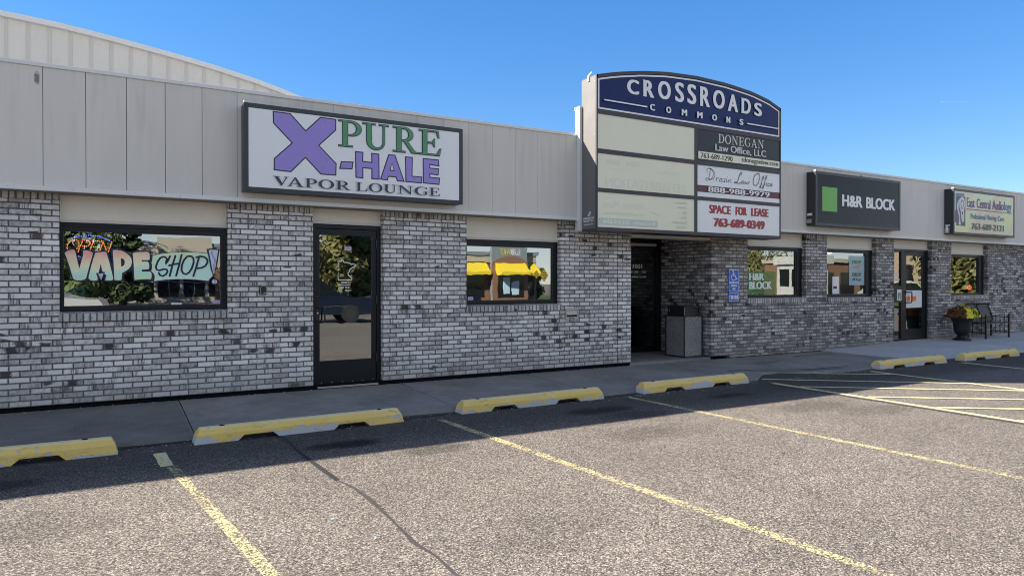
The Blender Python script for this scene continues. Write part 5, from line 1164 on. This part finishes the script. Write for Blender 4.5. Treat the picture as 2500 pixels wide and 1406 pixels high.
# ------------------------------------------------------------------ vapour trail
t = NT('vapour_trail'); t.put(t.b.inputs['Alpha'], 0.16); t.done((0.9, 0.9, 0.9), 1.0)
m = MB(); m.cyl((5645, 3000, 1427), (6325, 3000, 1510), 3.6, 2.2, 8); o = m.build('vapour_trail', t.mat); solo(o, (5985, 3000, 1468)); tag(o, 'short faint white vapour trail in the blue sky above the pastel sign', 'vapour trail')

# ------------------------------------------------------------------ across the road: what the windows mirror
def tree(x, y, h, w, mm, label, seed, cone=0.0, n=4200, ls=0.19):
    rt = random.Random(seed)
    t = thing('tree', (x, y, GZ), label, 'tree', 'trees across the road')
    tk = MB(); tk.cyl((x, y, GZ), (x+0.1, y, h*0.55), 0.03*h, 0.014*h, 9)
    for k in range(6):
        a = rt.uniform(0, 6.28); z = h*rt.uniform(0.25, 0.5); tk.cyl((x, y, z), (x+math.cos(a)*w*0.35, y+math.sin(a)*w*0.35, z+h*0.22), 0.012*h, 0.004*h, 6)
    tk.build('trunk', M['bark'], t)
    lumps = []
    for k in range(26):
        zt = rt.uniform(0.10, 0.95); rr = w*0.5*((1-zt)*1.05+0.05 if cone else math.sqrt(max(0.05, 1-(2*(zt-0.45))**2)))
        a = rt.uniform(0, 6.28); d = rr*rt.uniform(0.35, 0.85); lumps.append((x+math.cos(a)*d, y+math.sin(a)*d, h*zt, max(0.35, rr*rt.uniform(0.32, 0.55))))
    cw = MB()
    for k in range(n):
        lx, ly, lz, lr = rt.choice(lumps); d = Vector((rt.gauss(0, 1), rt.gauss(0, 1), rt.gauss(0, 0.8))).normalized()*lr*rt.uniform(0.55, 1.08)
        p = Vector((lx, ly, lz))+d; nn = (d.normalized()+Vector((rt.uniform(-.7, .7), rt.uniform(-.7, .7), rt.uniform(-.3, .8)))).normalized()
        a = nn.orthogonal().normalized(); b_ = nn.cross(a); s1 = ls*rt.uniform(0.6, 1.4); s2 = s1*rt.uniform(0.4, 0.8)
        cw.face([tuple(p-a*s1), tuple(p-b_*s2), tuple(p+a*s1), tuple(p+b_*s2)])
    cw.build('crown', mm, t)
for args in ((-1.7, -34, 9.0, 5.0, M['leaf_dark'], 'tall dark green tree across the road behind the photographer', 1, 0),
             (-3.4, -46, 11.0, 7.0, M['leaf_dark'], 'very tall dark tree standing behind the others across the road', 21, 0),
             (0.5, -40, 7.5, 3.6, M['leaf_spruce'], 'dense spruce across the road beside the tan shop', 2, 1),
             (-6.5, -38, 10, 6.0, M['leaf_gold'], 'yellowing broad tree across the road', 3, 0),
             (11.2, -33, 6.6, 4.6, M['leaf_gold'], 'golden green bushy tree beyond the dark parked car', 4, 0),
             (13.3, -35, 5.6, 4.4, M['leaf_dark'], 'dark bushy tree beyond the dark parked car', 5, 0),
             (15.6, -36, 5.0, 3.8, M['leaf_gold'], 'low yellow-green tree left of the awning restaurant', 6, 0),
             (31.6, -42, 3.6, 3.0, M['leaf_dark'], 'low dark tree right of the awning restaurant', 7, 0),
             (46.5, -13, 7.0, 6.5, M['leaf_gold'], 'leafy yellow-green tree at the far end of the lot', 8, 0),
             (51.0, -16, 8.0, 6.5, M['leaf_dark'], 'tall dark tree at the far end of the lot', 9, 0),
             (49, -46, 9.5, 7.0, M['leaf_dark'], 'big dark tree behind the brick shop row', 10, 0),
             (57, -50, 9.0, 8.0, M['leaf_dark'], 'round dark tree behind the brick shop row', 12, 0),
             (71, -50, 8.5, 8.0, M['leaf_gold'], 'round yellowing tree behind the brick shop row', 13, 0)):
    tree(*args)
# grass verge
g = MB(); g.face([(34, -60, GZ+0.03), (110, -60, GZ+0.03), (110, -11, GZ+0.03), (43, -17, GZ+0.03)]); structure('grass_verge', g, M['grass'])
# tan parapet shop
t = thing('tan_shop', (7.5, -52, GZ), 'tan flat-roofed shop with dark windows across the road', 'building')
w = MB(); w.box(0.8, 16, -64, -52, GZ, 4.7); w.box(3.0, 7.0, -52.4, -51.8, 3.3, 5.2); w.box(0.7, 16.1, -64.1, -51.9, 4.55, 4.8, 1); w.build('wall', [M['sandwall'], M['greyband']], t)
w = MB()
for k in range(8): w.box(1.2+1.85*k, 2.75+1.85*k, -52.02, -51.97, 0.4, 2.7)
w.build('window', M['dkwin'], t)
w = MB()
for k in range(8):
    w.box(1.95+1.85*k, 2.0+1.85*k, -51.97, -51.94, 0.4, 2.7); w.box(1.2+1.85*k, 2.75+1.85*k, -51.97, -51.94, 1.6, 1.66)
w.build('mullions', M['sandwall'], t)
w = MB(); w.box(7.2, 8.1, -51.96, -51.90, 0.0, 2.6); w.build('door', M['redwall'], t)
# restaurant with yellow awnings
t = thing('restaurant', (27, -38, GZ), 'brick restaurant with yellow awnings and a grey gable across the road', 'building')
w = MB(); w.box(20.5, 29.9, -44, -38, GZ, 3.75, 0); w.box(20.4, 30.0, -44.1, -37.8, 3.7, 4.0, 1); w.box(20.5, 29.9, -38.05, -37.9, 3.10, 3.7, 2)
w.prism([(25.4, 0.0), (28.6, 0.0), (28.6, 4.6), (28.1, 4.9), (27.0, 5.05), (25.9, 4.9), (25.4, 4.6)], -37.6, -37.3, 1); w.prism([(25.4, 0), (28.6, 0), (28.6, 3.1), (27.9, 3.5), (27.0, 3.6), (26.1, 3.5), (25.4, 3.1)], -37.3, -37.2, 0)
w.build('wall', [M['redwall'], M['greyband'], M['sandwall']], t)
for x0, x1, yy in ((20.7, 22.6, -38), (22.9, 25.2, -38), (25.7, 28.3, -37.2), (28.8, 29.8, -38)):
    a = MB(); i = len(a.v); a.v += [(x0, yy, 3.05), (x1, yy, 3.05), (x1, yy+0.9, 2.35), (x0, yy+0.9, 2.35), (x1, yy+0.9, 2.1), (x0, yy+0.9, 2.1), (x1, yy, 2.1), (x0, yy, 2.1)]
    for f in ((0,1,2,3),(3,2,4,5),(1,6,4,2),(0,3,5,7)): a.f.append(f); a.m.append(0)
    a.build('awning', M['awn'], t)
    a = MB(); a.box(x0+0.15, x1-0.15, yy-0.02, yy+0.04, 0.4, 2.2); a.build('window', M['dkwin'], t)
a = MB()
vs, fs = glyphs('SUBWAY')
for dz in (0, 0.012, -0.012):
    i = len(a.v); a.v += [(27.9-1.8*p, -37.285-abs(dz)*0.1, 3.72+0.46*c+dz) for p, c in vs]
    for k, f in enumerate(fs):
        a.f.append(tuple(i+j for j in f)); a.m.append(0 if sum(vs[j][0] for j in f)/3 < 0.5 else 1)
a.build('sign_lettering', [M['white'], M['awn']], t)
a = MB(); a.box(26.3, 26.9, -37.15, -37.1, 0.7, 1.9); a.box(27.1, 27.7, -37.15, -37.1, 0.6, 1.6); a.build('poster', M['skyblue'], t)
t = thing('feather_flag', (26.6, -30, GZ), 'tall green feather flag reading Hiring before the awning restaurant', 'flag')
a = MB(); pts = [(26.35, 0.4), (26.95, 0.4), (26.95, 2.6), (26.85, 2.95), (26.6, 3.1), (26.35, 2.9)]; a.prism(pts, -30.02, -30.0); a.build('cloth', M['grn'], t)
a = MB(); a.tube([(26.98, -30.01, GZ), (26.98, -30.01, 2.9)], 0.02); a.build('pole', M['steel'], t)
a = MB(); i = 0
vs, fs = glyphs('Hiring')
a.v += [(26.85-0.35*c, -29.995, 0.7+1.7*p) for p, c in vs]
for f in fs: a.f.append(tuple(f)); a.m.append(0)
a.build('flag_lettering', M['white'], t)
# brick row, white kiosk and tall brick house at the right
t = thing('brick_shop_row', (60, -33, GZ), 'low red brown brick shop row beyond the grass', 'building')
w = MB(); w.box(56, 84, -37, -31.5, GZ, 3.6, 0); w.box(55.8, 84.2, -37.2, -31.3, 3.45, 3.8, 1); w.build('wall', [M['redwall'], M['sandwall']], t)
w = MB()
for k in range(9): w.box(57+3*k, 59+3*k, -31.52, -31.46, 0.5, 2.5)
w.build('window', M['dkwin'], t)
t = thing('white_kiosk', (52, -26, GZ), 'white filling-station kiosk with railed windows beyond the grass', 'building')
w = MB(); w.box(50.4, 51.8, -31, -27, GZ, 3.6, 0); w.box(50.2, 52.0, -31.2, -26.6, 3.1, 3.8, 0); w.build('wall', M['whitewall'], t)
w = MB()
for k in range(3): w.box(50.37, 50.42, -30.7+1.25*k, -29.75+1.25*k, 1.2, 2.7)
w.build('window', M['dkwin'], t); w = MB(); w.box(50.15, 50.19, -28.6, -27.4, 3.2, 3.7); w.build('red_panel', M['car_red'], t)
t = thing('brick_house', (55, -20, GZ), 'tall tan brick house at the end of the lot', 'building')
w = MB(); w.box(57, 66, -24.5, -20.8, GZ, 4.4, 0); i = len(w.v); w.v += [(56.7, -20.5, 4.35), (66.3, -20.5, 4.35), (66.3, -24.8, 4.35), (56.7, -24.8, 4.35), (58.5, -22.6, 5.6), (64, -22.6, 5.6)]
for f in ((0,1,5,4),(1,2,5),(2,3,4,5),(3,0,4)): w.f.append(tuple(i+j for j in f)); w.m.append(1)
w.build('wall', [M['tanwall'], M['greyband']], t)
w = MB(); w.box(56.96, 57.02, -23.6, -22.8, 1.2, 3.0); w.box(58.5, 59.9, -20.85, -20.75, 1.2, 3.0); w.build('window', M['dkwin'], t)
# parked cars behind the photographer
def car(x, y, rz, mm, label, suv=True):
    t = thing('parked_car', (x, y, GZ), label, 'car', 'cars parked behind the photographer'); L = 4.7; H = 1.68 if suv else 1.45
    prof = [(-2.3, 0.35), (2.32, 0.35), (2.36, 0.72), (2.25, 0.98), (1.15, 1.08), (0.45, H-0.06), (0.1, H), (-1.5, H), (-2.05, 1.12), (-2.34, 1.0), (-2.38, 0.6)]
    gl = [(1.02, 1.10), (0.42, H-0.12), (-1.45, H-0.1), (-1.9, 1.12)]
    co, si = math.cos(rz), math.sin(rz)
    def turn(mb):
        mb.v = [(x+a*co-b*si, y+a*si+b*co, c+GZ) for a, b, c in mb.v]; return mb
    b = MB(); b.prism(prof, -0.88, 0.88); turn(b).build('body', mm, t, bevel=0.06)
    g_ = MB(); g_.prism(gl, -0.895, 0.895); turn(g_).build('windows', M['dkwin'], t)
    s = MB(); s.box(-1.6, 1.7, 0.885, 0.897, 0.62, 0.66); turn(s).build('side_trim', M['chrome'], t)
    for px in (-1.45, 1.45):
        for py in (-0.82, 0.82):
            w = MB(); w.cyl((px, py-0.11, 0.35), (px, py+0.11, 0.35), 0.35, n=20); w.cyl((px, py+0.112*(1 if py > 0 else -1), 0.35), (px, py+0.118*(1 if py > 0 else -1), 0.35), 0.20, n=10, m=1); turn(w).build('wheel', [M['tyre'], M['cab']], t)
car(6.6, -17.6, R(4), M['car_dark'], 'midnight blue car parked behind the photographer, nearest the shop')
car(11.6, -17.9, R(2), M['car_dark'], 'second midnight blue car parked behind the photographer', False)
car(-2.6, -20.5, R(8), M['car_white'], 'white car parked behind the photographer', False)
car(43.5, -16.0, R(20), M['car_white'], 'white car parked at the far end of the lot')
